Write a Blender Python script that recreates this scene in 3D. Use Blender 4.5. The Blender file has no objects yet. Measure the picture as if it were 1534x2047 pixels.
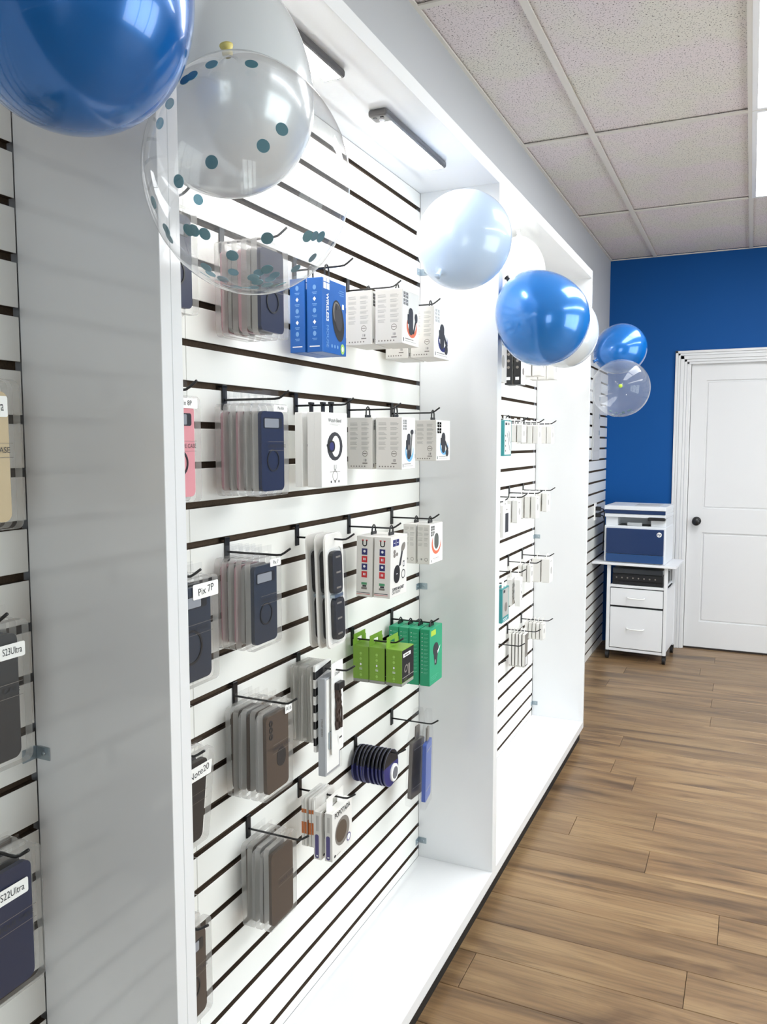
import bpy, bmesh, math, random
from mathutils import Vector, Matrix
random.seed(7)
PI = math.pi
sc = bpy.context.scene
COL = sc.collection

# ------------------------------------------------------------------ camera
cam_d = bpy.data.cameras.new('camera')
cam = bpy.data.objects.new('camera', cam_d)
COL.objects.link(cam)
cam.location = (0.96119, 0.0, 1.47028)
cam.rotation_euler = (1.48491, 0.00099, 0.42698)
cam_d.sensor_fit = 'HORIZONTAL'
cam_d.sensor_width = 36.0
cam_d.lens = 1609.29 / 1534 * 36.0
cam_d.clip_start = 0.02
sc.camera = cam

# ------------------------------------------------------------------ light level
W_STRENGTH = 4.6        # overcast daylight outside the shop window
TROFFER = 9.0          # ceiling panels
LED = 66.0              # bar lamps in the display case
EXPOSURE = 0.6
sc.view_settings.view_transform = 'Standard'
sc.view_settings.look = 'None'
sc.view_settings.exposure = EXPOSURE
sc.view_settings.gamma = 1.0
sc.view_settings.use_curve_mapping = False
sc.cycles.transparent_max_bounces = 40
sc.cycles.max_bounces = 10
sc.cycles.diffuse_bounces = 6
world = bpy.data.worlds.new('world')
sc.world = world
world.use_nodes = True
bg = world.node_tree.nodes['Background']
bg.inputs[0].default_value = (0.93, 0.97, 1.0, 1)
bg.inputs[1].default_value = W_STRENGTH

# ------------------------------------------------------------------ room numbers
YB = 6.056              # blue back wall
ZC = 2.767              # suspended ceiling
XR = 4.3                # right wall
YF = -3.0               # shop front
P = 0.0762              # slat pitch
G0 = 2.1898             # topmost groove height
GH = 0.0130             # groove opening
DEP = 0.254             # display case depth
ZT, ZT2 = 2.240, 2.276  # case top board
ZB, ZB2 = 0.064, 0.099  # case bottom board


def S(r, g, b):
    def f(c):
        c /= 255.0
        return c / 12.92 if c <= 0.04045 else ((c + 0.055) / 1.055) ** 2.4
    return (f(r), f(g), f(b), 1.0)


# ------------------------------------------------------------------ materials
MATS = {}


def mat(name, col, rough=0.5, metal=0.0, spec=0.5, coat=0.0, noise=None):
    """noise = (scale, amount, stretch): gentle colour mottling"""
    if name in MATS:
        return MATS[name]
    m = bpy.data.materials.new(name)
    m.use_nodes = True
    nt = m.node_tree
    b = nt.nodes['Principled BSDF']
    b.inputs['Base Color'].default_value = col
    b.inputs['Roughness'].default_value = rough
    b.inputs['Metallic'].default_value = metal
    b.inputs['Specular IOR Level'].default_value = spec
    b.inputs['Coat Weight'].default_value = coat
    b.inputs['Coat Roughness'].default_value = 0.05
    if noise is None:
        noise = (40.0, 0.04, (1, 1, 1))
    if noise:
        tc = nt.nodes.new('ShaderNodeTexCoord')
        mp = nt.nodes.new('ShaderNodeMapping')
        mp.inputs['Scale'].default_value = noise[2]
        nz = nt.nodes.new('ShaderNodeTexNoise')
        nz.inputs['Scale'].default_value = noise[0]
        nz.inputs['Detail'].default_value = 4
        mr = nt.nodes.new('ShaderNodeMapRange')
        mr.inputs['To Min'].default_value = 1 - noise[1]
        mr.inputs['To Max'].default_value = 1 + noise[1]
        mx = nt.nodes.new('ShaderNodeVectorMath')
        mx.operation = 'SCALE'
        mx.inputs[0].default_value = col[:3]
        nt.links.new(tc.outputs['Object'], mp.inputs['Vector'])
        nt.links.new(mp.outputs['Vector'], nz.inputs['Vector'])
        nt.links.new(nz.outputs['Fac'], mr.inputs['Value'])
        nt.links.new(mr.outputs['Result'], mx.inputs['Scale'])
        nt.links.new(mx.outputs['Vector'], b.inputs['Base Color'])
    MATS[name] = m
    return m


def flat(name, col, rough=0.6):
    return mat(name, col, rough, noise=False)


def emit(name, col, strength):
    m = bpy.data.materials.new(name)
    m.use_nodes = True
    nt = m.node_tree
    nt.nodes.clear()
    o = nt.nodes.new('ShaderNodeOutputMaterial')
    e = nt.nodes.new('ShaderNodeEmission')
    e.inputs[0].default_value = col
    e.inputs[1].default_value = strength
    nt.links.new(e.outputs[0], o.inputs[0])
    return m


def film(name, tint, haze, haze_col, rough=0.08, ior=1.45, gloss=1.0):
    """thin clear plastic: see-through, a little milky, with a fresnel sheen"""
    m = bpy.data.materials.new(name)
    m.use_nodes = True
    nt = m.node_tree
    nt.nodes.clear()
    L = nt.links.new
    o = nt.nodes.new('ShaderNodeOutputMaterial')
    tr = nt.nodes.new('ShaderNodeBsdfTransparent')
    tr.inputs[0].default_value = tint
    df = nt.nodes.new('ShaderNodeBsdfDiffuse')
    df.inputs[0].default_value = haze_col
    tl = nt.nodes.new('ShaderNodeBsdfTranslucent')
    tl.inputs[0].default_value = haze_col
    md = nt.nodes.new('ShaderNodeMixShader')
    md.inputs[0].default_value = 0.5
    m1 = nt.nodes.new('ShaderNodeMixShader')
    m1.inputs[0].default_value = haze
    gl = nt.nodes.new('ShaderNodeBsdfGlossy')
    gl.inputs['Roughness'].default_value = rough
    fr = nt.nodes.new('ShaderNodeFresnel')      # a film has air on both sides: same fresnel front and back
    ge = nt.nodes.new('ShaderNodeNewGeometry')
    mi = nt.nodes.new('ShaderNodeMapRange')
    mi.inputs['To Min'].default_value = ior
    mi.inputs['To Max'].default_value = 1.0 / ior
    L(ge.outputs['Backfacing'], mi.inputs['Value'])
    L(mi.outputs[0], fr.inputs[0])
    mu = nt.nodes.new('ShaderNodeMath')
    mu.operation = 'MULTIPLY'
    mu.inputs[1].default_value = gloss
    m2 = nt.nodes.new('ShaderNodeMixShader')
    L(df.outputs[0], md.inputs[1]); L(tl.outputs[0], md.inputs[2])
    L(tr.outputs[0], m1.inputs[1]); L(md.outputs[0], m1.inputs[2])
    L(fr.outputs[0], mu.inputs[0]); L(mu.outputs[0], m2.inputs[0])
    L(m1.outputs[0], m2.inputs[1]); L(gl.outputs[0], m2.inputs[2])
    L(m2.outputs[0], o.inputs[0])
    MATS[name] = m
    return m


WHITE = mat('white_laminate', S(238, 239, 241), 0.09, spec=0.5, noise=(3, .015, (1, 1, 1)))
SLATM = mat('slat_white', S(240, 240, 236), 0.25, noise=(3, .015, (1, 1, 1)))
MDF = mat('raw_board', S(74, 59, 46), 0.95, noise=(260, .45, (1, 1, 1)))
EDGEM = mat('white_edge_band', S(243, 243, 244), 0.3, noise=(3, .01, (1, 1, 1)))
PAINT = mat('light_grey_paint', S(186, 187, 190), 0.7, noise=(2, .02, (1, 1, 1)))
BLUEP = mat('blue_paint', S(10, 78, 146), 0.6, spec=.2, noise=(2.5, .05, (1, 1, 1)))
DOORM = mat('door_white', S(226, 226, 227), 0.4, noise=(2, .015, (1, 1, 1)))
BLACK = mat('black_metal', S(22, 22, 24), 0.35, noise=(80, .1, (1, 1, 1)))
BPLAS = mat('black_plastic', S(26, 26, 28), 0.4, noise=(80, .1, (1, 1, 1)))
TOEM = mat('black_toe_board', S(16, 15, 14), 0.6, noise=(40, .2, (1, 1, 1)))
STEEL = mat('zinc_steel', S(168, 180, 188), 0.28, metal=0.9, noise=(90, .1, (1, 1, 1)))
CARTON = mat('carton_white', S(232, 230, 226), 0.5, noise=(14, .02, (1, 1, 1)))
CARTSIDE = flat('carton_grey_side', S(222, 219, 214))
PAPER = flat('paper_white', S(246, 246, 244))
INKG = flat('ink_grey', S(178, 176, 172))
INKD = flat('ink_dark', S(52, 52, 58))
INKK = flat('ink_black', S(20, 20, 24))
INKW = flat('ink_white', S(240, 243, 248))
INKP = flat('ink_pale_blue', S(120, 165, 215))
INKO = flat('ink_orange', S(226, 116, 84))
INKB = flat('ink_blue', S(120, 185, 232))
INKN = flat('ink_navy', S(42, 46, 110))
INKR = flat('ink_red', S(206, 44, 52))
INKGR = flat('ink_green', S(84, 158, 116))
INKLG = flat('ink_light_green', S(158, 200, 96))
INKPU = flat('ink_purple', S(92, 84, 138))
INKYG = flat('ink_lime', S(176, 206, 70))
INKD2 = flat('ink_charcoal', S(88, 88, 92))
INKMG = flat('ink_mid_grey', S(128, 122, 116))
CLEAR = film('clear_pouch', (0.97, 0.97, 0.97, 1), 0.36, S(224, 222, 218), 0.12, 1.35, 0.8)
CLEARW = film('clear_cover', (0.985, 0.985, 0.985, 1), 0.025, S(235, 235, 235), 0.08, 1.3, 0.7)
CONF_SKIN = film('clear_balloon', (0.965, 0.965, 0.965, 1), 0.10, S(240, 243, 248), 0.03, 1.38, 1.2)
WINGLASS = film('window_glass', (0.95, 0.98, 0.97, 1), 0.0, (1, 1, 1, 1), 0.0, 1.45, 1.0)


# ------------------------------------------------------------------ mesh helpers
def nb():
    return bmesh.new()


def box(bm, x0, x1, y0, y1, z0, z1):
    r = bmesh.ops.create_cube(bm, size=1.0)
    for v in r['verts']:
        v.co = Vector(((x0 + x1) / 2 + v.co.x * (x1 - x0),
                       (y0 + y1) / 2 + v.co.y * (y1 - y0),
                       (z0 + z1) / 2 + v.co.z * (z1 - z0)))
    return r['verts']


def bevel(bm, off, seg=2):
    bmesh.ops.bevel(bm, geom=bm.edges[:], offset=off, segments=seg, affect='EDGES', profile=0.5)


def rrect(w, h, r, n=5):
    pts = []
    for cx, cy, a0 in ((w / 2 - r, h / 2 - r, 0), (-w / 2 + r, h / 2 - r, PI / 2),
                       (-w / 2 + r, -h / 2 + r, PI), (w / 2 - r, -h / 2 + r, 1.5 * PI)):
        for i in range(n + 1):
            a = a0 + PI / 2 * i / n
            pts.append((cx + r * math.cos(a), cy + r * math.sin(a)))
    return pts


def prism_x(bm, pts, x0, x1):
    """outline in (y,z) extruded along x"""
    a = [bm.verts.new((x0, y, z)) for y, z in pts]
    b = [bm.verts.new((x1, y, z)) for y, z in pts]
    n = len(pts)
    try:
        bm.faces.new(list(reversed(a)))
        bm.faces.new(b)
    except ValueError:
        pass
    for i in range(n):
        j = (i + 1) % n
        bm.faces.new((a[i], a[j], b[j], b[i]))


def slab(bm, x0, x1, yc, zc, w, h, r, n=5):
    prism_x(bm, [(yc + a, zc + b) for a, b in rrect(w, h, r, n)], x0, x1)


def ring_x(bm, x0, x1, yc, zc, ro, ri, n=28, sy=1.0):
    vs = []
    for x in (x0, x1):
        for r in (ro, ri):
            vs.append([bm.verts.new((x, yc + sy * r * math.cos(2 * PI * i / n), zc + r * math.sin(2 * PI * i / n))) for i in range(n)])
    o0, i0, o1, i1 = vs
    for i in range(n):
        j = (i + 1) % n
        bm.faces.new((o0[i], o0[j], o1[j], o1[i]))
        bm.faces.new((i0[j], i0[i], i1[i], i1[j]))
        bm.faces.new((o1[i], o1[j], i1[j], i1[i]))
        bm.faces.new((o0[j], o0[i], i0[i], i0[j]))


def tube(bm, pts, r, seg=8, closed=False):
    pts = [Vector(p) for p in pts]
    n = len(pts)
    rings = []
    for i in range(n):
        if closed:
            d = pts[(i + 1) % n] - pts[i - 1]
        else:
            d = pts[min(i + 1, n - 1)] - pts[max(i - 1, 0)]
        d.normalize()
        u = d.cross(Vector((0, 0, 1)))
        if u.length < 1e-3:
            u = d.cross(Vector((0, 1, 0)))
        u.normalize()
        v = d.cross(u)
        rings.append([bm.verts.new(pts[i] + r * (u * math.cos(2 * PI * k / seg) + v * math.sin(2 * PI * k / seg))) for k in range(seg)])
    m = n if closed else n - 1
    for i in range(m):
        a, b = rings[i], rings[(i + 1) % n]
        for k in range(seg):
            l = (k + 1) % seg
            bm.faces.new((a[k], a[l], b[l], b[k]))
    if not closed:
        bm.faces.new(list(reversed(rings[0])))
        bm.faces.new(rings[-1])


def cyl(bm, p0, p1, r, seg=20):
    tube(bm, (p0, p1), r, seg)


def lathe(bm, prof, axis, org, seg=48):
    axis = Vector(axis).normalized()
    u = axis.orthogonal().normalized()
    v = axis.cross(u)
    org = Vector(org)
    rings = []
    for r, a in prof:
        if r < 1e-6:
            rings.append([bm.verts.new(org + axis * a)])
        else:
            rings.append([bm.verts.new(org + axis * a + r * (u * math.cos(2 * PI * k / seg) + v * math.sin(2 * PI * k / seg))) for k in range(seg)])
    for i in range(len(rings) - 1):
        a, b = rings[i], rings[i + 1]
        for k in range(seg):
            l = (k + 1) % seg
            if len(a) == 1 and len(b) == 1:
                continue
            if len(a) == 1:
                bm.faces.new((a[0], b[l], b[k]))
            elif len(b) == 1:
                bm.faces.new((a[k], a[l], b[0]))
            else:
                bm.faces.new((a[k], a[l], b[l], b[k]))


def mesh_of(name, bm, m, smooth=False, fix=True):
    if fix:
        bmesh.ops.recalc_face_normals(bm, faces=bm.faces[:])
    me = bpy.data.meshes.new(name)
    bm.to_mesh(me)
    bm.free()
    me.materials.append(m)
    if smooth:
        for p in me.polygons:
            p.use_smooth = True
    return me


def O(name, bm, m, parent=None, smooth=False, label=None, fix=True):
    me = bm if isinstance(bm, bpy.types.Mesh) else mesh_of(name, bm, m, smooth, fix)
    o = bpy.data.objects.new(name, me)
    COL.objects.link(o)
    if parent is not None:
        o.parent = parent
    if label:
        o['label'] = label
    return o


def E_(name, loc=(0, 0, 0), rz=0.0):
    o = bpy.data.objects.new(name, None)
    o.empty_display_size = 0.02
    COL.objects.link(o)
    o.location = loc
    o.rotation_euler = (0, 0, rz)
    return o


def tag(o, label, cat, group=None):
    o['label'] = label
    o['category'] = cat
    if group:
        o['group'] = group
    return o


def struct(o, label=None):
    o['kind'] = 'structure'
    if label:
        o['label'] = label
    return o


def copy_tree(o, parent=None):
    c = o.copy()
    COL.objects.link(c)
    c.parent = parent
    for ch in o.children:
        copy_tree(ch, c)
    return c


def text_polys(s, size, bold=False):
    cu = bpy.data.curves.new('t', 'FONT')
    cu.body = s
    cu.size = size
    cu.align_x = 'CENTER'
    cu.align_y = 'CENTER'
    cu.resolution_u = 3
    if bold:
        cu.offset = size * 0.02
    ob = bpy.data.objects.new('t', cu)
    COL.objects.link(ob)
    bpy.context.view_layer.update()
    me = bpy.data.meshes.new_from_object(ob.evaluated_get(bpy.context.evaluated_depsgraph_get()))
    vs = [tuple(v.co) for v in me.vertices]
    fs = [tuple(p.vertices) for p in me.polygons]
    bpy.data.objects.remove(ob)
    bpy.data.curves.remove(cu)
    bpy.data.meshes.remove(me)
    return vs, fs


class Print:
    """flat ink on a package: 'f' = front (+x) face in (y,z), 's' = side (-y) face in (x,z)"""

    def __init__(self, xf, y0):
        self.xf, self.y0 = xf, y0
        self.b = {}

    def _pt(self, face, a, b, lv):
        e = 0.00025 * (lv + 1)
        return (self.xf + e, a, b) if face == 'f' else (a, self.y0 - e, b)

    def _bm(self, m, name):
        k = (m.name, name)
        if k not in self.b:
            self.b[k] = (nb(), m)
        return self.b[k][0]

    def poly(self, face, pts, m, lv=0, name='printed_artwork'):
        bm = self._bm(m, name)
        bm.faces.new([bm.verts.new(self._pt(face, a, b, lv)) for a, b in pts])

    def rect(self, face, a0, a1, b0, b1, m, lv=0, name='printed_artwork'):
        self.poly(face, ((a0, b0), (a1, b0), (a1, b1), (a0, b1)), m, lv, name)

    def ell(self, face, a, b, ra, rb, m, lv=0, n=24, rot=0.0, name='printed_artwork'):
        c, s = math.cos(rot), math.sin(rot)
        pts = []
        for i in range(n):
            t = 2 * PI * i / n
            x, y = ra * math.cos(t), rb * math.sin(t)
            pts.append((a + c * x - s * y, b + s * x + c * y))
        self.poly(face, pts, m, lv, name)

    def ringe(self, face, a, b, ro, ri, m, lv=0, n=20):
        for i in range(n):
            t, u = 2 * PI * i / n, 2 * PI * (i + 1) / n
            self.poly(face, ((a + ro * math.cos(t), b + ro * math.sin(t)), (a + ro * math.cos(u), b + ro * math.sin(u)),
                             (a + ri * math.cos(u), b + ri * math.sin(u)), (a + ri * math.cos(t), b + ri * math.sin(t))), m, lv)

    def text(self, face, s, a, b, size, m, lv=1, rot=0.0, sx=1.0, bold=False):
        bm = self._bm(m, 'lettering')
        vs, fs = text_polys(s, size, bold)
        c, q = math.cos(rot), math.sin(rot)
        nv = []
        for x, y, _ in vs:
            x *= sx
            nv.append(bm.verts.new(self._pt(face, a + c * x - q * y, b + q * x + c * y, lv)))
        for f in fs:
            try:
                bm.faces.new([nv[i] for i in f])
            except ValueError:
                pass

    def lines(self, face, a0, a1, b_top, n, step, th, m, rnd=None):
        for i in range(n):
            l = (a1 - a0) * ((rnd or random).uniform(0.55, 1.0))
            z = b_top - i * step
            self.rect(face, a0, a0 + l, z - th, z, m)

    def build(self, parent):
        for (mn, name), (bm, m) in self.b.items():
            o = O(name, bm, m, parent, fix=False)
            o['kind'] = 'stuff'


# ================================================================== STRUCTURE
# ---- floor: laminate planks running away from the case
def wood():
    m = bpy.data.materials.new('oak_laminate')
    m.use_nodes = True
    nt = m.node_tree
    L = nt.links.new
    b = nt.nodes['Principled BSDF']
    b.inputs['Roughness'].default_value = 0.36
    tc = nt.nodes.new('ShaderNodeTexCoord')
    oi = nt.nodes.new('ShaderNodeObjectInfo')
    mul = nt.nodes.new('ShaderNodeVectorMath'); mul.operation = 'SCALE'
    cmb = nt.nodes.new('ShaderNodeCombineXYZ')
    sc_ = nt.nodes.new('ShaderNodeMath'); sc_.operation = 'MULTIPLY'; sc_.inputs[1].default_value = 37.0
    L(oi.outputs['Random'], sc_.inputs[0])
    for k in range(3):
        L(sc_.outputs[0], cmb.inputs[k])
    add = nt.nodes.new('ShaderNodeVectorMath'); add.operation = 'ADD'
    L(tc.outputs['Object'], add.inputs[0]); L(cmb.outputs[0], add.inputs[1])

    def noise(scale, stretch, detail, dist=0.0):
        mp = nt.nodes.new('ShaderNodeMapping')
        mp.inputs['Scale'].default_value = stretch
        n = nt.nodes.new('ShaderNodeTexNoise')
        n.inputs['Scale'].default_value = scale
        n.inputs['Detail'].default_value = detail
        n.inputs['Distortion'].default_value = dist
        L(add.outputs[0], mp.inputs[0]); L(mp.outputs[0], n.inputs['Vector'])
        return n
    n1 = noise(1.6, (1.0, 9.0, 1), 6, 0.6)
    n2 = noise(5.0, (1.2, 26.0, 1), 8, 0.3)
    n3 = noise(2.2, (1.1, 4.0, 1), 3, 1.6)
    r1 = nt.nodes.new('ShaderNodeValToRGB')
    r1.color_ramp.elements[0].position = 0.30
    r1.color_ramp.elements[0].color = S(92, 71, 50)
    r1.color_ramp.elements[1].position = 0.62
    r1.color_ramp.elements[1].color = S(150, 122, 87)
    e = r1.color_ramp.elements.new(0.46); e.color = S(129, 101, 70)
    L(n1.outputs['Fac'], r1.inputs[0])
    r2 = nt.nodes.new('ShaderNodeValToRGB')
    r2.color_ramp.elements[0].position = 0.30
    r2.color_ramp.elements[0].color = (0.62, 0.62, 0.62, 1)
    r2.color_ramp.elements[1].position = 0.55
    r2.color_ramp.elements[1].color = (1, 1, 1, 1)
    L(n2.outputs['Fac'], r2.inputs[0])
    r3 = nt.nodes.new('ShaderNodeValToRGB')
    r3.color_ramp.elements[0].position = 0.30
    r3.color_ramp.elements[0].color = (0.55, 0.5, 0.46, 1)
    r3.color_ramp.elements[1].position = 0.42
    r3.color_ramp.elements[1].color = (1, 1, 1, 1)
    L(n3.outputs['Fac'], r3.inputs[0])
    m1 = nt.nodes.new('ShaderNodeMix'); m1.data_type = 'RGBA'; m1.blend_type = 'MULTIPLY'; m1.inputs[0].default_value = 0.8
    m2 = nt.nodes.new('ShaderNodeMix'); m2.data_type = 'RGBA'; m2.blend_type = 'MULTIPLY'; m2.inputs[0].default_value = 0.7
    L(r1.outputs[0], m1.inputs[6]); L(r2.outputs[0], m1.inputs[7])
    L(m1.outputs[2], m2.inputs[6]); L(r3.outputs[0], m2.inputs[7])
    hs = nt.nodes.new('ShaderNodeHueSaturation')
    mr = nt.nodes.new('ShaderNodeMapRange')
    mr.inputs['To Min'].default_value = 0.86; mr.inputs['To Max'].default_value = 1.12
    L(oi.outputs['Random'], mr.inputs['Value']); L(mr.outputs[0], hs.inputs['Value'])
    L(m2.outputs[2], hs.inputs['Color']); L(hs.outputs[0], b.inputs['Base Color'])
    bp = nt.nodes.new('ShaderNodeBump'); bp.inputs['Strength'].default_value = 0.06; bp.inputs['Distance'].default_value = 0.002
    L(n2.outputs['Fac'], bp.inputs['Height']); L(bp.outputs[0], b.inputs['Normal'])
    return m


WOOD = wood()
bm = nb(); box(bm, -0.02, XR, YF, YB + 0.25, -0.06, -0.006)
floor = struct(O('floor', bm, mat('dark_subfloor', S(48, 34, 22), 0.9)), 'oak-toned laminate plank floor')
PW, PL = 0.163, 1.29
y0p = 3.917
known = {0: 0.43, -3: 0.552, -5: 0.672, -7: 0.68, -9: 0.922, 3: 0.818, 5: 0.809, 7: 0.805, -11: 0.85}
rp = random.Random(3)
i = -int((y0p - YF) / PW)
while y0p + i * PW < YB + 0.12:
    ya, yb = y0p + i * PW, y0p + (i + 1) * PW
    j = known.get(i, rp.uniform(-0.4, 0.8) if i % 2 else rp.uniform(1.15, 1.75))
    x = j
    while x > 0.0:
        x -= PL
    while x < XR:
        xa, xb = max(x, 0.0), min(x + PL, XR)
        if xb - xa > 0.03:
            hw, hl = (yb - ya) / 2 - 0.0007, (xb - xa) / 2 - 0.0007
            bm = nb()
            b0 = [(-hl, -hw, -.006), (hl, -hw, -.006), (hl, hw, -.006), (-hl, hw, -.006)]
            b1 = [(-hl, -hw, -.001), (hl, -hw, -.001), (hl, hw, -.001), (-hl, hw, -.001)]
            e = 0.0012
            b2 = [(-hl + e, -hw + e, 0), (hl - e, -hw + e, 0), (hl - e, hw - e, 0), (-hl + e, hw - e, 0)]
            R = [[bm.verts.new(q) for q in b] for b in (b0, b1, b2)]
            for a, c in ((R[0], R[1]), (R[1], R[2])):
                for k in range(4):
                    bm.faces.new((a[k], a[(k + 1) % 4], c[(k + 1) % 4], c[k]))
            bm.faces.new(R[2])
            o = O('floor_plank', bm, WOOD, floor)
            o.location = ((xa + xb) / 2, (ya + yb) / 2, 0)
        x += PL
    i += 1

# ---- walls
bm = nb()
box(bm, -0.16, -0.016, YF, YB + 0.12, 0, ZC + 0.03)
struct(O('wall_left', bm, PAINT))
bm = nb(); box(bm, -0.016, 0.0, YF, YB, ZT2 - 0.03, ZC)
struct(O('wall_upper', bm, PAINT), 'light grey painted wall above the display cases')
bm = nb(); box(bm, -0.016, 0.0, 3.972, YB, 1.99, ZT2 - 0.03)
struct(O('wall_upper', bm, PAINT), 'light grey painted wall above the corner slatwall')
DX0, DX1, DZ = 0.553, 1.375, 2.036     # door opening
bm = nb()
box(bm, -0.016, DX0, YB, YB + 0.12, 0, ZC + 0.03)
box(bm, DX0, DX1, YB, YB + 0.12, DZ, ZC + 0.03)
box(bm, DX1, XR + 0.12, YB, YB + 0.12, 0, ZC + 0.03)
box(bm, DX0 - .05, DX1 + .05, YB + 0.12, YB + 0.15, 0, DZ + .05)
struct(O('wall_back', bm, BLUEP), 'strong blue painted back wall')
WPAINT = mat('grey_wall_paint', S(165, 168, 172), 0.7)
FRAMEM = mat('dark_aluminium', S(60, 60, 62), 0.4, metal=.6)


def window(name, org, rz, half, z0, z1):
    win = struct(E_(name, (org[0], org[1], z0), rz))
    hh = z1 - z0
    for a in (-half, -half / 3, half / 3, half - .05):
        bm = nb(); box(bm, a, a + .05, -.04, .04, 0, hh)
        O('mullion', bm, FRAMEM, win)
    for z in (0, hh - .05):
        bm = nb(); box(bm, -half, half, -.039, .039, z, z + .05)
        O('rail', bm, FRAMEM, win)
    for k in range(3):
        a = -half + k * 2 * half / 3
        bm = nb(); box(bm, a + .05, a + 2 * half / 3, -.004, .004, .05, hh - .05)
        O('window_pane', bm, WINGLASS, win)
    pl = bpy.data.lights.new(name + '_portal', 'AREA')
    pl.shape = 'RECTANGLE'; pl.size = half * 2; pl.size_y = hh
    pl.cycles.is_portal = True
    po = bpy.data.objects.new(name + '_portal', pl); COL.objects.link(po)
    v = Matrix.Rotation(rz, 3, 'Z') @ Vector((0, .07, 0))
    po.location = (org[0] + v.x, org[1] + v.y, (z0 + z1) / 2)
    po.rotation_euler = (PI / 2, 0, rz)


WZ0, WZ1 = 0.25, 2.3
RY0, RY1 = 0.9, 3.9
bm = nb()
box(bm, XR, XR + .12, YF, RY0, 0, ZC + .03); box(bm, XR, XR + .12, RY1, YB, 0, ZC + .03)
box(bm, XR, XR + .12, RY0, RY1, 0, WZ0); box(bm, XR, XR + .12, RY0, RY1, WZ1, ZC + .03)
struct(O('wall_right', bm, WPAINT))
window('added_window', (XR + .06, (RY0 + RY1) / 2), PI / 2, (RY1 - RY0) / 2, WZ0, WZ1)  # unseen side window, added to brighten the slats and front edges
WX0, WX1 = 2.4, 3.9
bm = nb()
box(bm, -0.016, WX0, YF - .12, YF, 0, ZC + .03); box(bm, WX1, XR + .12, YF - .12, YF, 0, ZC + .03)
box(bm, WX0, WX1, YF - .12, YF, 0, WZ0); box(bm, WX0, WX1, YF - .12, YF, WZ1, ZC + .03)
struct(O('wall_front', bm, WPAINT))
window('window_1', ((WX0 + WX1) / 2, YF - .06), 0.0, (WX1 - WX0) / 2, WZ0, WZ1)


# ---- ceiling: T-bar grid with mineral tiles
def tile_mat():
    m = bpy.data.materials.new('mineral_tile')
    m.use_nodes = True
    nt = m.node_tree; L = nt.links.new
    b = nt.nodes['Principled BSDF']; b.inputs['Roughness'].default_value = 0.95
    tc = nt.nodes.new('ShaderNodeTexCoord')
    n1 = nt.nodes.new('ShaderNodeTexNoise'); n1.inputs['Scale'].default_value = 190; n1.inputs['Detail'].default_value = 2
    n2 = nt.nodes.new('ShaderNodeTexNoise'); n2.inputs['Scale'].default_value = 3; n2.inputs['Detail'].default_value = 2
    for n in (n1, n2):
        L(tc.outputs['Object'], n.inputs['Vector'])
    r = nt.nodes.new('ShaderNodeValToRGB')
    r.color_ramp.elements[0].position = 0.35; r.color_ramp.elements[0].color = (0.22, 0.2, 0.2, 1)
    r.color_ramp.elements[1].position = 0.40; r.color_ramp.elements[1].color = (1, 1, 1, 1)
    L(n1.outputs['Fac'], r.inputs[0])
    c = nt.nodes.new('ShaderNodeValToRGB')
    c.color_ramp.elements[0].position = 0.42; c.color_ramp.elements[0].color = S(226, 216, 216)
    c.color_ramp.elements[1].position = 0.58; c.color_ramp.elements[1].color = S(224, 220, 210)
    L(n2.outputs['Fac'], c.inputs[0])
    x = nt.nodes.new('ShaderNodeMix'); x.data_type = 'RGBA'; x.blend_type = 'MULTIPLY'; x.inputs[0].default_value = 1
    L(c.outputs[0], x.inputs[6]); L(r.outputs[0], x.inputs[7]); L(x.outputs[2], b.inputs['Base Color'])
    bp = nt.nodes.new('ShaderNodeBump'); bp.inputs['Strength'].default_value = 0.35; bp.inputs['Distance'].default_value = 0.003
    L(n1.outputs['Fac'], bp.inputs['Height']); L(bp.outputs[0], b.inputs['Normal'])
    return m


TILE = tile_mat()
TBAR = mat('tbar_white', S(222, 217, 208), 0.5, noise=(8, .02, (1, 1, 1)))
bm = nb(); box(bm, -0.16, XR + 0.12, YF - .12, YB + 0.12, ZC + 0.03, ZC + 0.1)
ceil = struct(O('ceiling', bm, mat('plenum_grey', S(120, 120, 120), .9)), 'suspended ceiling of speckled mineral tiles')
xs = [0.0] + [0.305 + .612 * k for k in range(7)]
xs = [x for x in xs if x < XR - .1] + [XR]
ys = [YB]
y = 4.832
while y > YF:
    ys.append(y); y -= 1.243
ys.append(YF)
ys = ys[::-1]
BW = 0.024
TROFF = []
for yy in ys:
    bm = nb(); box(bm, 0, XR, max(yy - BW / 2, YF), min(yy + BW / 2, YB), ZC - 0.002, ZC + 0.004)
    O('grid_bar', bm, TBAR, ceil)
for xx in xs:
    bm = nb(); box(bm, max(xx - BW / 2, 0), min(xx + BW / 2, XR), YF, YB, ZC - 0.0024, ZC + 0.004)
    O('grid_bar', bm, TBAR, ceil)
tile_cache = {}
for a in range(len(xs) - 1):
    for b in range(len(ys) - 1):
        x0, x1, y0, y1 = xs[a], xs[a + 1], ys[b], ys[b + 1]
        if (a in (2, 5) and abs(y0 - 2.346) < .02) or (a in (2, 5) and abs(y0 - 3.589) < .02) or (a == 5 and abs(y0 - 1.103) < .02):  # unseen right-row panel nearest the shop front is added to light the case fronts
            TROFF.append((x0, x1, y0, y1)); continue
        key = (round(x1 - x0, 3), round(y1 - y0, 3))
        if key not in tile_cache:
            bm = nb(); box(bm, -key[0] / 2 + .003, key[0] / 2 - .003, -key[1] / 2 + .003, key[1] / 2 - .003, 0.010, 0.025)
            tile_cache[key] = mesh_of('ceiling_tile', bm, TILE)
        o = O('ceiling_tile', tile_cache[key], None, ceil)
        o.location = ((x0 + x1) / 2, (y0 + y1) / 2, ZC)
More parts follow.
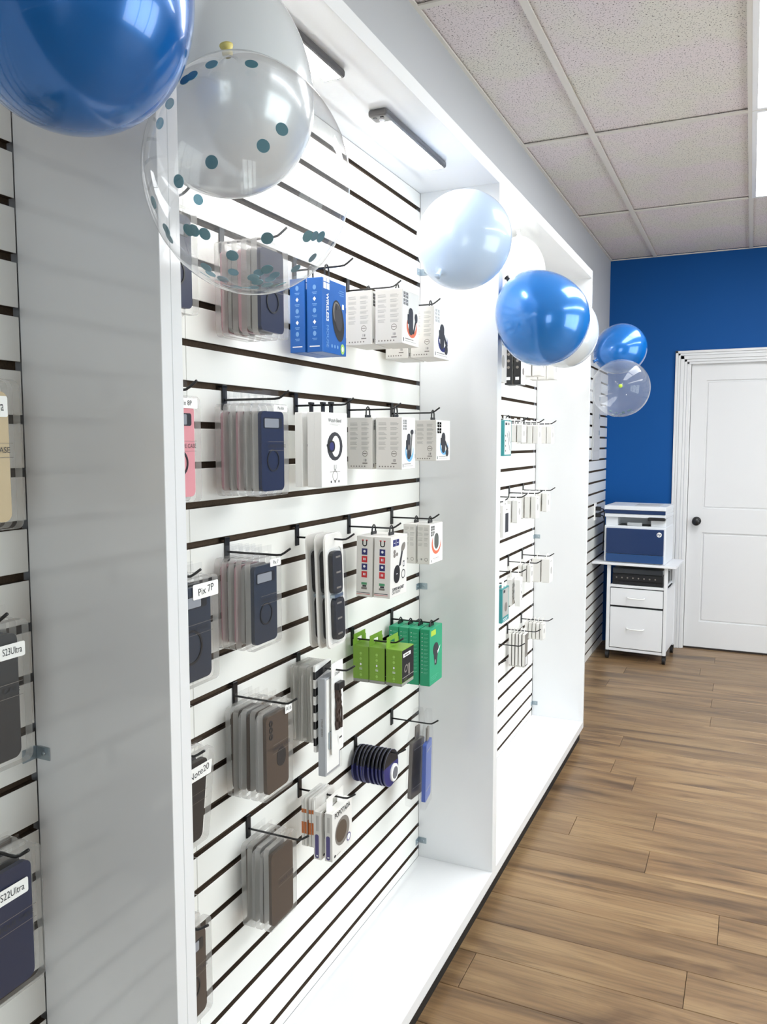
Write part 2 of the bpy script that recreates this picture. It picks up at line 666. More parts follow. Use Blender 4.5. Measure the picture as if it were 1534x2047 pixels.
TRO_E = emit('troffer_diffuser', (0.95, 0.98, 1.0, 1), TROFFER)
names = ['flat white ceiling light panel nearest the display balloons', 'flat white ceiling light panel nearest the white door',
         'unseen ceiling panel added in the right row, nearest the shop window', 'flat ceiling light panel in the middle of the right row', 'flat ceiling light panel in the right row, nearer the blue wall']
for k, (x0, x1, y0, y1) in enumerate(TROFF):
    t = tag(E_('ceiling_light', ((x0 + x1) / 2, (y0 + y1) / 2, ZC)), names[k], 'ceiling light', 'ceiling light panels')
    hx, hy = (x1 - x0) / 2 - .004, (y1 - y0) / 2 - .004
    bm = nb()
    box(bm, -hx, hx, -hy, -hy + .02, -.003, .02); box(bm, -hx, hx, hy - .02, hy, -.003, .02)
    box(bm, -hx, -hx + .02, -hy + .02, hy - .02, -.003, .02); box(bm, hx - .02, hx, -hy + .02, hy - .02, -.003, .02)
    O('frame', bm, EDGEM, t)
    bm = nb(); box(bm, -hx + .02, hx - .02, -hy + .02, hy - .02, 0.002, 0.012)
    O('diffuser', bm, TRO_E, t)

# ---- door with casing
cas = struct(E_('trim_1', (0, YB, 0)), 'white moulded door casing')


def casing(x0, x1, z0, z1, side):
    """stepped casing board; side: which edge is the inner one"""
    steps = ((0.0, .018, .020), (.018, .034, .015), (.034, .060, .018), (.060, .078, .012), (.078, .094, .009))
    for a, b, d in steps:
        bm = nb()
        if side == 'l':
            box(bm, x0 + a, x0 + b - .001, -d, 0, z0, z1 - a)
        elif side == 'r':
            box(bm, x1 - b + .001, x1 - a, -d, 0, z0, z1 - a)
        else:
            box(bm, x0 + a, x1 - a, -d, 0, z1 - b + .001, z1 - a)
        bevel(bm, .002, 2)
        O('casing_moulding', bm, DOORM, cas)


casing(DX0 - .092, 0, 0, DZ + .070, 'l')
casing(0, DX1 + .092, 0, DZ + .070, 'r')
casing(DX0 - .092, DX1 + .092, 0, DZ + .070, 't')
bm = nb()
box(bm, DX0, DX0 + .012, 0.0, .115, 0, DZ); box(bm, DX1 - .012, DX1, 0.0, .115, 0, DZ); box(bm, DX0 + .012, DX1 - .012, 0, .115, DZ - .012, DZ)
O('jamb', bm, DOORM, cas)
bm = nb()
box(bm, DX0 + .012, DX0 + .024, 0.066, .115, 0, DZ - .012); box(bm, DX1 - .024, DX1 - .012, 0.066, .115, 0, DZ - .012)
O('door_stop', bm, DOORM, cas)
door = struct(E_('door_1', (0, YB, 0)), 'white two-panel door in the blue wall')
d0, d1 = DX0 + .015, DX1 - .015
py0, py1 = .026, .062
bm = nb()
box(bm, d0, d1, py0 + .009, py1, .012, DZ - .016)
pz = ((0.196, 0.836), (1.005, 1.900))
px0, px1 = d0 + .098, d1 - .098
box(bm, d0, px0, py0, py0 + .009, .012, DZ - .016); box(bm, px1, d1, py0, py0 + .009, .012, DZ - .016)
for a, b in ((.012, pz[0][0]), (pz[0][1], pz[1][0]), (pz[1][1], DZ - .016)):
    box(bm, px0, px1, py0, py0 + .009, a, b)
O('door_leaf', bm, DOORM, door)
for a, b in pz:
    bm = nb(); box(bm, px0 + .012, px1 - .012, py0 + .0045, py0 + .0095, a + .012, b - .012); bevel(bm, .004, 2)
    O('door_panel', bm, DOORM, door)
bm = nb()
lathe(bm, ((0, 0.0), (.030, 0.0), (.030, -.006), (.024, -.010), (.011, -.014), (.011, -.036), (.022, -.040), (.028, -.050), (.028, -.060), (.020, -.068), (0, -.070)), (0, 1, 0), (d0 + .062, py0, .916), 28)
O('door_knob', bm, BLACK, door, smooth=True, label='round black door knob')
bm = nb(); box(bm, DX0 + .012, DX1 - .012, .02, .1, 0, .0105)
O('threshold', bm, mat('dark_threshold', S(40, 30, 24), .7), door)

# ================================================================== SLATWALL
slat_cache = {}


def slatwall(name_label, ya, yb, ztop, zbot, seams=()):
    t = tag(E_('slatwall', (0, (ya + yb) / 2, zbot)), name_label, 'slatwall', 'slatwall panels')
    yc = (ya + yb) / 2
    bm = nb(); box(bm, -0.0158, -0.0120, ya - yc, yb - yc, 0, ztop - zbot)
    O('backing_board', bm, MDF, t)
    edges = []
    z = ztop
    k = 0
    while G0 - k * P > ztop - 0.02:
        k += 1
    while G0 - k * P - GH / 2 > zbot + .004:
        g = G0 - k * P
        edges.append((g + GH / 2, z)); z = g - GH / 2
        k += 1
    edges.append((zbot, z))
    cuts = [ya] + list(seams) + [yb]
    for a, b in zip(cuts[:-1], cuts[1:]):
        for z0, z1 in edges:
            key = (round(b - a, 4), round(z1 - z0, 4))
            if key not in slat_cache:
                bm = nb()
                L_, H_ = key
                g = 0.0006
                box(bm, -0.0120, 0.0, -L_ / 2 + g, L_ / 2 - g, -H_ / 2, H_ / 2)
                bevel(bm, .0008, 1)
                me = mesh_of('slat', bm, SLATM)
                me.materials.append(MDF)              # routed groove edges are raw board
                for pg_ in me.polygons:
                    if abs(pg_.normal.z) > .9:
                        pg_.material_index = 1
                slat_cache[key] = me
            o = O('slat', slat_cache[key], None, t)
            o.location = (0, (a + b) / 2 - yc, (z0 + z1) / 2 - zbot)
    return t


SP = 0.0222                       # side panel thickness
YA0, YA1 = -0.672, 0.852
YB0, YB1 = 0.896, 2.391
YC0, YC1 = 2.4355, 3.917
slatwall('white slatwall boards at the back of the nearest display bay', YA0, YA1, ZT, ZB2)
slatwall('white slatwall boards at the back of the middle display bay', YB0, YB1, ZT, ZB2, (1.227,))
slatwall('white slatwall boards at the back of the far display bay', YC0, YC1, ZT, ZB2, (3.746,))
slatwall('bare white slatwall beside the printer cart in the corner', 3.967, YB, 1.99, 0.0)


# ================================================================== DISPLAY CASES
def bracket(parent, y, z, s):
    """small zinc angle clip in the corner: one leaf on the slats, one on the side panel"""
    bm = nb()
    box(bm, 0.0, 0.0016, y - .026, y, z - .010, z + .010)
    box(bm, 0.0016, 0.028, y - .0016, y, z - .010, z + .010)
    bevel(bm, .0005, 1)
    o = O('corner_bracket', bm, STEEL, parent)
    bm = nb()
    lathe(bm, ((0, .0022), (.003, .0018), (.0035, 0)), (1, 0, 0), (.0016, y - .016, z), 10)
    lathe(bm, ((0, .0022), (.003, .0018), (.0035, 0)), (0, -1, 0), (.017, y - .0016, z), 10)
    O('screw', bm, STEEL, o, smooth=True)


def case(label, y0, y1, brackets=()):
    ya, yb = y0 - SP, y1 + SP
    t = tag(E_('display_case', (0, (ya + yb) / 2, 0)), label, 'display case', 'open white display cases')
    c = (ya + yb) / 2
    for p0, p1, lab in ((ya, y0, None), (y1, yb, None)):
        bm = nb(); box(bm, 0.0, DEP, p0 - c + .0004, p1 - c - .0004, ZB, ZT2); bevel(bm, .0007, 1)
        O('side_panel', bm, WHITE, t)
    bm = nb(); box(bm, 0.0, DEP, y0 - c, y1 - c, ZT, ZT2); bevel(bm, .0007, 1)
    O('top_board', bm, WHITE, t)
    bm = nb(); box(bm, 0.0, DEP, y0 - c, y1 - c, ZB, ZB2); bevel(bm, .0007, 1)
    O('bottom_board', bm, WHITE, t)
    bm = nb(); box(bm, 0.0, .236, ya - c, yb - c, 0.0, ZB)
    O('toe_board', bm, TOEM, t, label='black recessed toe board')
    for z in brackets:
        bracket(t, y1 - c, z, 1)
    return t


case('white display case of the nearest bay at left edge', YA0, YA1, (1.009,))
case('white display case of the middle bay with bar lamps', YB0, YB1, (1.009, 0.156, 2.0))
case('white display case of the far bay by the blue wall', YC0, YC1 + .005, (1.007, 0.162))


def bar_lamp(x, y, L, label):
    t = tag(E_('bar_lamp', (x, y, ZT)), label, 'lamp', 'bar lamps under the case top')
    bm = nb(); box(bm, -.024, .024, -L / 2, L / 2, -.017, 0); bevel(bm, .006, 3)
    O('housing', bm, mat('lamp_housing_grey', S(92, 90, 90), .4, metal=.3), t)
    bm = nb(); box(bm, -.0215, .0165, -L / 2 + .042, L / 2 - .008, -.0173, -.0165)
    O('diffuser', bm, LEDM, t, label='glowing white diffuser strip')
    bm = nb(); lathe(bm, ((0, -.0045), (.005, -.003), (.007, 0)), (0, 0, 1), (0, -L / 2 + .027, -.0165), 16)
    O('motion_sensor', bm, INKW, t, smooth=True)
    bm = nb(); box(bm, -.014, -.006, -L / 2 + .008, -L / 2 + .014, -.0185, -.0165); box(bm, .004, .012, -L / 2 + .008, -L / 2 + .014, -.0185, -.0165)
    O('switch', bm, BPLAS, t)


LEDM = emit('led_diffuser', (1.0, 0.98, 0.95, 1), LED)
bar_lamp(.148, 1.955, .405, 'slim grey bar lamp wholly visible under middle case top')
bar_lamp(.146, 1.350, .405, 'slim grey bar lamp partly hidden by the pearl balloon')
bar_lamp(.070, 2.665, .405, 'hidden bar lamp added under the far case top to brighten it')  # lamp out of sight, added to whiten the far bay


# ================================================================== HOOKS
ROWZ = {n: G0 - k * P - .025 for n, k in (('top', 4), ('second', 8), ('third', 12), ('fourth', 16), ('bottom', 20))}
bm = nb()
box(bm, 0.0, .0035, -.008, .008, -.020, .030); bevel(bm, .001, 1)
box(bm, -.0085, .0035, -.008, .008, .0245, .0285)
H_PLATE = mesh_of('bracket_plate', bm, BLACK)
bm = nb()
pts = [(.002, 0, 0), (.06, 0, 0), (.120, 0, 0), (.130, 0, .0012), (.137, 0, .005), (.151, 0, .0145)]
tube(bm, pts, .0023, 8)
H_ARM = mesh_of('wire_arm', bm, BLACK, smooth=True)
ORD = ['frontmost', 'second', 'third', 'fourth', 'fifth', 'sixth', 'seventh', 'eighth', 'ninth']


def hook(y, row, where, note=''):
    t = tag(E_('slatwall_hook', (0, y, ROWZ[row])), 'black wire hook, ' + where + note, 'hook', 'slatwall hooks')
    O('bracket_plate', H_PLATE, None, t)
    O('wire_arm', H_ARM, None, t)
    return t


# ================================================================== PACKAGES  (origin = point where it hangs on the arm)
def loop_tab(t, gap, w=.030):
    bm = nb()
    a = w * .36
    tube(bm, [(0, -a, -gap), (0, -a * .9, -.006), (0, -a * .55, .002), (0, 0, .0048), (0, a * .55, .002), (0, a * .9, -.006), (0, a, -gap)], .0022, 6)
    box(bm, -.0015, .0015, -w / 2, w / 2, -gap - .001, -gap + .008)
    O('hang_loop', bm, BPLAS, t)


def carton(t, w, d, h, gap, m=None, bev=.0012):
    bm = nb(); box(bm, -d / 2, d / 2, -w / 2, w / 2, -gap - h, -gap); bevel(bm, bev, 2)
    return O('carton', bm, m or CARTON, t)


def logo4(pr, a, b, s, m):
    g = s * .035
    for i in (0, 1):
        for j in (0, 1):
            pr.rect('f', a + i * s / 2 + g, a + (i + 1) * s / 2 - g, b + j * s / 2 + g, b + (j + 1) * s / 2 - g, m)
            pr.rect('f', a + i * s / 2 + g * 2.5, a + (i + 1) * s / 2 - g * 2.5, b + j * s / 2 + s * .22, b + j * s / 2 + s * .26, INKW, 1)


def holder_box(w, d, h, gap, accent, kind):
    t = E_('phone_holder_box')
    carton(t, w, d, h, gap)
    loop_tab(t, gap)
    pr = Print(d / 2, -w / 2)
    zt, zb = -gap, -gap - h
    rr = random.Random(5)
    # grey printed side
    pr.rect('s', -d / 2 + .0015, d / 2 - .0015, zb + .0015, zt - .0015, CARTSIDE)
    e = .0003
    for cx in ((-d * .40, -d * .08), (d * .06, d * .38)):
        z = zt - h * .10
        while z > zb + h * .42:
            for k in range(3):
                l = (cx[1] - cx[0]) * rr.uniform(.7, 1)
                pr.rect('s', cx[0], cx[0] + l, z - .0012, z, INKG, 1)
                z -= .0027
            z -= .004
    pr.ringe('s', d * .20, zb + h * .30, .0075, .0062, INKMG, 1)
    pr.rect('s', d * .20 - .005, d * .20 + .005, zb + h * .30 - .0006, zb + h * .30 + .0012, INKMG, 2)
    pr.text('s', '18', d * .20, zb + h * .17, .009, INKD, 1)
    pr.rect('s', d * .20 - .007, d * .20 + .007, zb + h * .105, zb + h * .125, INKMG, 1)
    for k in range(6):
        pr.ell('s', -d * .36 + k * d * .11, zb + h * .055, .0019, .0019, INKMG, 1, 8)
    # white front with dark phone holder
    pr.rect('f', -w / 2 + .0012, w / 2 - .0012, zb + .0012, zt - .0012, PAPER)
    logo4(pr, -w * .44, zt - h * .04 - w * .30, w * .30, INKD2)
    cz = zb + h * .44
    pr.ell('f', w * .06, cz - h * .10, w * .31, h * .20, accent, 1)
    pr.ell('f', w * .06, cz - h * .04, w * .25, h * .17, PAPER, 2)
    pr.poly('f', [(a + w * .0, b + cz) for a, b in rrect(w * .26, h * .50, w * .11)], INKD, 3)
    pr.rect('f', -w * .20, -w * .12, cz - h * .06, cz + h * .12, INKD, 3)
    if kind == 0:
        pr.poly('f', ((w * .10, cz - h * .22), (w * .18, cz - h * .22), (w * .34, cz + h * .06), (w * .28, cz + h * .08)), INKK, 4)
        pr.ell('f', w * .31, cz + h * .09, w * .08, h * .09, INKD, 5)
    elif kind == 1:
        pr.poly('f', ((w * .12, cz - h * .2), (w * .17, cz - h * .2), (w * .27, cz + h * .26), (w * .22, cz + h * .26)), INKK, 4)
        pr.ell('f', w * .24, cz + h * .28, w * .11, h * .05, INKD, 5)
        pr.ell('f', w * .0, cz - h * .02, w * .07, h * .06, INKMG, 4)
    else:
        pr.poly('f', ((w * .06, cz + h * .02), (w * .14, cz + h * .06), (w * .36, cz - h * .14), (w * .30, cz - h * .24)), INKD, 4)
        pr.ell('f', w * .26, cz - h * .24, w * .10, h * .10, INKD, 5)
    pr.rect('f', -w * .44, -w * .40, zb + h * .04, zb + h * .11, INKD, 1)
    pr.rect('f', -w * .34, w * .16, zb + h * .095, zb + h * .11, INKMG, 1)
    pr.rect('f', -w * .34, w * .32, zb + h * .055, zb + h * .065, INKG, 1)
    pr.build(t)
    return t


def mouse_box(w, d, h, gap):
    t = E_('mouse_box')
    carton(t, w, d, h, gap, mat('carton_blue', S(28, 96, 178), .35, noise=(14, .02, (1, 1, 1))))
    loop_tab(t, gap)
    pr = Print(d / 2, -w / 2)
    zt, zb = -gap, -gap - h
    for k in range(5):
        z = zt - h * .13 - k * h * .155
        if k % 2 == 0:
            pr.ell('s', 0, z, .0042, .0055, INKP, 0, 10)
        else:
            pr.poly('s', ((-.004, z), (0, z - .005), (.004, z), (0, z + .005)), INKW, 0)
        pr.rect('s', -.006, .006, z - .0115, z - .010, INKP)
        pr.rect('s', -.004, .005, z - .0145, z - .0132, INKP)
    pr.rect('s', -d * .33, d * .33, zb + h * .07, zb + h * .085, INKW)
    logo4(pr, -w * .46, zt - h * .15, w * .26, INKW)
    pr.text('f', 'WIRELESS', -w * .30, zt - h * .385, w * .135, INKW, 1, -PI / 2, .88, True)
    pr.text('f', 'MOUSE', -w * .30, zt - h * .775, w * .135, INKP, 1, -PI / 2, .95)
    pr.rect('f', w * .20, w * .40, zt - h * .10, zt - h * .108, INKP); pr.rect('f', w * .16, w * .40, zt - h * .13, zt - h * .138, INKP)
    pr.rect('f', w * .22, w * .40, zt - h * .16, zt - h * .168, INKP)
    pr.rect('f', w * .32, w * .40, zt - h * .35, zt - h * .28, INKW)
    pr.ell('f', w * .15, zb + h * .47, w * .235, h * .29, INKK, 1, 28, .30)
    pr.ell('f', w * .10, zb + h * .57, w * .16, h * .16, INKMG, 2, 24, .30)
    pr.ell('f', w * .14, zb + h * .52, w * .15, h * .19, INKD, 3, 24, .30)
    pr.ell('f', w * .05, zb + h * .66, w * .03, h * .05, INKK, 4, 12, .20)
    for k in range(3):
        pr.ell('f', -w * .12 + k * w * .12, zb + h * .105, w * .03, w * .035, INKP, 1, 10)
    pr.ell('f', w * .33, zb + h * .09, w * .085, w * .10, INKLG, 1, 14)
    pr.ell('f', w * .33, zb + h * .09, w * .04, w * .05, INKW, 2, 10)
    pr.build(t)
    return t


def watch_box(w, d, h, gap):
    t = E_('watch_band_box')
    carton(t, w, d, h, gap, PAPER)
    bm = nb(); box(bm, -.001, .001, -.009, .009, -gap - .002, .0); box(bm, -.0035, .0035, -.009, .009, -.0005, .0045); bevel(bm, .0006, 1)
    O('hang_strip', bm, BPLAS, t)
    pr = Print(d / 2, -w / 2)
    zt, zb = -gap, -gap - h
    pr.text('f', 'Watch Band', 0, zt - h * .105, w * .10, INKD, 1)
    pr.rect('f', -w * .2, w * .2, zt - h * .155, zt - h * .150, INKG); pr.rect('f', -w * .12, w * .12, zt - h * .17, zt - h * .165, INKG)
    cz = zb + h * .545
    pr.ell('f', w * .0, cz, w * .30, h * .195, INKD, 0, 16)
    pr.ell('f', w * .03, cz, w * .16, h * .145, PAPER, 1, 16)
    pr.poly('f', [(a - w * .14, b + cz) for a, b in rrect(w * .28, h * .15, w * .09)], INKK, 2)
    pr.poly('f', [(a - w * .13, b + cz) for a, b in rrect(w * .17, h * .11, w * .07)], INKN, 3)
    pr.rect('f', -w * .32, -w * .285, cz, cz + h * .03, INKD, 2)
    pr.text('f', 'U', 0, zb + h * .255, w * .14, INKD, 1)
    pr.rect('f', -w * .2, w * .2, zb + h * .195, zb + h * .202, INKMG)
    pr.ringe('f', 0, zb + h * .145, w * .10, w * .085, INKMG, 0, 16)
    for k in (-1, 0, 1):
        pr.ell('f', k * w * .15, zb + h * .065, w * .025, w * .025, INKD, 0, 8)
    pr.build(t)
    return t


def magnet_box(w, d, h, gap):
    t = E_('magnet_mount_box')
    carton(t, w, d, h, gap)
    loop_tab(t, gap)
    pr = Print(d / 2, -w / 2)
    zt, zb = -gap, -gap - h
    q = d * .34
    pr.text('s', 'U', 0, zt - h * .12, .022, INKK, 0, 0, 1, True)
    pr.rect('s', -.008, -.003, zt - h * .075, zt - h * .055, INKR, 0); pr.rect('s', .003, .008, zt - h * .075, zt - h * .055, INKR, 0)
    for k, m in enumerate((INKN, INKR, INKN, INKR)):
        z = zt - h * .20 - k * h * .125
        pr.rect('s', -q / 2, q / 2, z - h * .105, z, m)
        if k % 2 == 0:
            pr.ell('s', 0, z - h * .045, q * .22, q * .22, INKW, 1, 10)
        else:
            pr.rect('s', -q * .2, -q * .05, z - h * .07, z - h * .03, INKW, 1); pr.rect('s', q * .05, q * .2, z - h * .07, z - h * .03, INKW, 1)
    pr.rect('s', -q / 2, q / 2, zb + h * .20, zb + h * .24, INKGR); pr.rect('s', -q * .3, q * .4, zb + h * .165, zb + h * .195, INKD)
    pr.rect('s', -q * .5, q * .5, zb + h * .125, zb + h * .16, INKMG)
    pr.rect('s', -d * .46, d * .36, zb + h * .062, zb + h * .072, INKD); pr.rect('s', -d * .46, d * .36, zb + h * .040, zb + h * .047, INKR)
    for i in (0, 1):
        pr.rect('f', -w * .38 + i * w * .19, -w * .21 + i * w * .19, zt - h * .16, zt - h * .05, INKN)
        pr.rect('f', -w * .34 + i * w * .19, -w * .25 + i * w * .19, zt - h * .11, zt - h * .10, INKW, 1)
    pr.ell('f', -w * .28, zt - h * .25, w * .07, h * .035, INKMG); pr.ell('f', -w * .28, zt - h * .31, w * .07, h * .035, INKMG, 1)
    pr.ell('f', -w * .13, zt - h * .30, w * .06, h * .03, INKMG)
    pr.poly('f', [(a - w * .12, b + zb + h * .37) for a, b in rrect(w * .36, h * .30, w * .17)], INKK, 1)
    pr.poly('f', ((-w * .02, zb + h * .48), (w * .10, zb + h * .50), (w * .26, zb + h * .80), (w * .14, zb + h * .74)), INKD, 2)
    pr.ell('f', w * .24, zb + h * .80, w * .13, h * .06, INKMG, 3, 16, .7)
    pr.rect('f', -w * .16, -w * .08, zb + h * .37, zb + h * .38, INKW, 2)
    pr.rect('f', w * .24, w * .33, zb + h * .46, zb + h * .56, INKD, 1); pr.rect('f', w * .26, w * .31, zb + h * .48, zb + h * .54, INKW, 2)
    pr.ringe('f', w * .27, zb + h * .34, w * .115, w * .09, INKK, 1)
    pr.text('f', 'SUPER MAGNET', -w * .02, zb + h * .125, w * .105, INKD, 1, 0, .95, True)
    pr.text('f', 'CAR MOUNT', -w * .14, zb + h * .07, w * .09, INKD, 1, 0, .95)
    pr.build(t)
    return t


def ring_box(w, d, h, gap):
    t = E_('phone_ring_box')
    carton(t, w, d, h, gap)
    loop_tab(t, gap)
    pr = Print(d / 2, -w / 2)
    zt, zb = -gap, -gap - h
    rr = random.Random(2)
    for cx in ((-d * .42, -d * .05), (d * .05, d * .40)):
        for g in range(4):
            for k in range(3):
                z = zt - h * .08 - g * h * .13 - k * h * .03
                pr.rect('s', cx[0], cx[0] + (cx[1] - cx[0]) * rr.uniform(.7, 1), z - .001, z, INKG)
    pr.ringe('s', d * .22, zb + h * .12, .005, .004, INKMG); pr.text('s', '18', -d * .2, zb + h * .12, .008, INKD)
    pr.rect('f', -w / 2 + .001, w / 2 - .001, zb + .001, zt - .001, PAPER)
    logo4(pr, -w * .42, zt - h * .04 - w * .30, w * .30, INKD2)
    pr.ell('f', 0, zb + h * .48, w * .36, h * .26, INKO, 1, 28)
    pr.ell('f', w * .02, zb + h * .55, w * .30, h * .25, PAPER, 2, 28)
    pr.poly('f', [(a, b + zb + h * .55) for a, b in rrect(w * .34, h * .40, w * .16)], mat('ink_olive_grey', S(92, 96, 92), .6, noise=False), 3)
    pr.rect('f', -w * .24, w * .2, zb + h * .115, zb + h * .125, INKMG, 1); pr.rect('f', -w * .24, w * .28, zb + h * .085, zb + h * .092, INKG, 1)
    pr.rect('f', -w * .40, -w * .36, zb + h * .04, zb + h * .10, INKD, 1)
    pr.build(t)
    return t


def green_box(w, d, h):
    """lime carton with a slotted hanger flap rising from its rear edge"""
    t = E_('car_charger_box')
    gm = mat('carton_lime', S(122, 164, 52), .4, noise=(14, .02, (1, 1, 1)))
    zt = -.010
    zb = zt - h
    bm = nb(); box(bm, -d / 2, d / 2, -w / 2, w / 2, zb + .008, zt); bevel(bm, .001, 2)
    O('carton', bm, gm, t)
    bm = nb(); box(bm, -d / 2 + .0002, d / 2 - .0002, -w / 2 + .0002, w / 2 - .0002, zb, zb + .0085); bevel(bm, .001, 1)
    O('carton_foot', bm, mat('carton_grey', S(150, 152, 146), .5), t)
    bm = nb()
    x = -d / 2
    box(bm, x, x + .0012, -w / 2, w / 2, zt - .002, -.004)
    box(bm, x, x + .0012, -w / 2, -.014, -.004, .006); box(bm, x, x + .0012, .014, w / 2, -.004, .006)
    box(bm, x, x + .0012, -w / 2 + .004, w / 2 - .004, .006, .018)
    O('hang_flap', bm, gm, t)
    pr = Print(d / 2, -w / 2)
    for k in range(5):
        z = zt - h * (.20 + .15 * k)
        if k == 3:
            pr.rect('s', -.004, .004, z, z + .0012, INKW); pr.rect('s', -.004, .004, z + .003, z + .0042, INKW)
        elif k == 2:
            pr.ell('s', 0, z, .0024, .0034, INKW, 0, 10)
        else:
            pr.ell('s', 0, z, .0035, .004, INKLG, 0, 10)
        pr.rect('s', -.003, .003, z - .007, z - .0062, INKLG)
    pr.rect('f', -w / 2 + .001, w / 2 - .001, zb + .010, zt - .002, INKK)
    pr.rect('f', -w * .40, w * .22, zt - h * .22, zt - h * .12, INKW, 1)
    pr.rect('f', -w * .3, w * .1, zt - h * .19, zt - h * .15, INKMG, 2)
    pr.ell('f', -w * .16, zb + h * .45, w * .16, h * .10, INKMG, 1, 14, .5)
    pr.ell('f', -w * .16, zb + h * .45, w * .10, h * .06, INKK, 2, 14, .5)
    pr.rect('f', w * .02, w * .16, zb + h * .25, zb + h * .55, INKMG, 1)
    pr.rect('f', -w * .48, w * .48, zb + h * .22, zb + h * .235, INKG, 2)
    pr.ell('f', -w * .2, zb + h * .16, w * .14, h * .04, flat('ink_dark_olive', S(60, 66, 44)), 1, 12)
    pr.build(t)
    return t


def teal_box(w, d, h, gap):
    t = E_('earphone_box')
    carton(t, w, d, h, gap, mat('carton_teal', S(38, 160, 118), .4, noise=(14, .02, (1, 1, 1))))
    loop_tab(t, gap, .034)
    pr = Print(d / 2, -w / 2)
    zt, zb = -gap, -gap - h
    mt = flat('ink_mint', S(110, 200, 168))
    for k in range(11):
        z = zt - h * (.08 + .068 * k)
        pr.ell('s', -d * .28, z, .0014, .0014, INKW, 0, 8)
        pr.rect('s', -d * .12, d * .34, z - .0006, z + .0006, mt)
        pr.rect('s', -d * .12, d * .20, z - .0034, z - .0026, mt)
    pr.rect('f', -w * .40, -w * .02, zt - h * .135, zt - h * .04, INKYG)
    pr.ell('f', -w * .02, zb + h * .60, w * .22, h * .12, INKD, 0, 24)
    pr.poly('f', ((-w * .2, zb + h * .58), (w * .18, zb + h * .58), (w * .04, zb + h * .32), (-w * .10, zb + h * .32)), INKD, 1)
    pr.poly('f', ((w * .1, zb + h * .55), (w * .34, zb + h * .64), (w * .30, zb + h * .60), (w * .12, zb + h * .50)), INKW, 2)
    pr.rect('f', -w * .09, -w * .06, zb + h * .36, zb + h * .42, INKW, 2)
    for k in range(3):
        pr.rect('f', -w * .4, w * .2 - k * w * .1, zb + h * (.14 - .03 * k), zb + h * (.146 - .03 * k), mt)
    pr.build(t)
    return t


CASEM = {
    'navy': mat('case_navy', S(24, 34, 66), .35, noise=(10, .1, (1, 1, 1))),
    'slate': mat('case_slate', S(44, 52, 66), .35, noise=(10, .08, (1, 1, 1))),
    'black': mat('case_black', S(34, 34, 37), .35, noise=(10, .08, (1, 1, 1))),
    'pink': mat('case_pink', S(226, 152, 160), .4, noise=(10, .05, (1, 1, 1))),
    'tan': mat('case_tan', S(196, 176, 140), .45, noise=(10, .05, (1, 1, 1))),
    'brown': mat('case_umber', S(74, 62, 54), .45, noise=(10, .1, (1, 1, 1))),
    'rose': mat('case_dusty_rose', S(176, 140, 146), .4, noise=(10, .05, (1, 1, 1))),
    'grey': mat('case_grey', S(150, 148, 146), .4, noise=(10, .05, (1, 1, 1))),
}
CAMW = flat('camera_window_grey', S(150, 154, 162), .3)
POUCH_MESH = {}


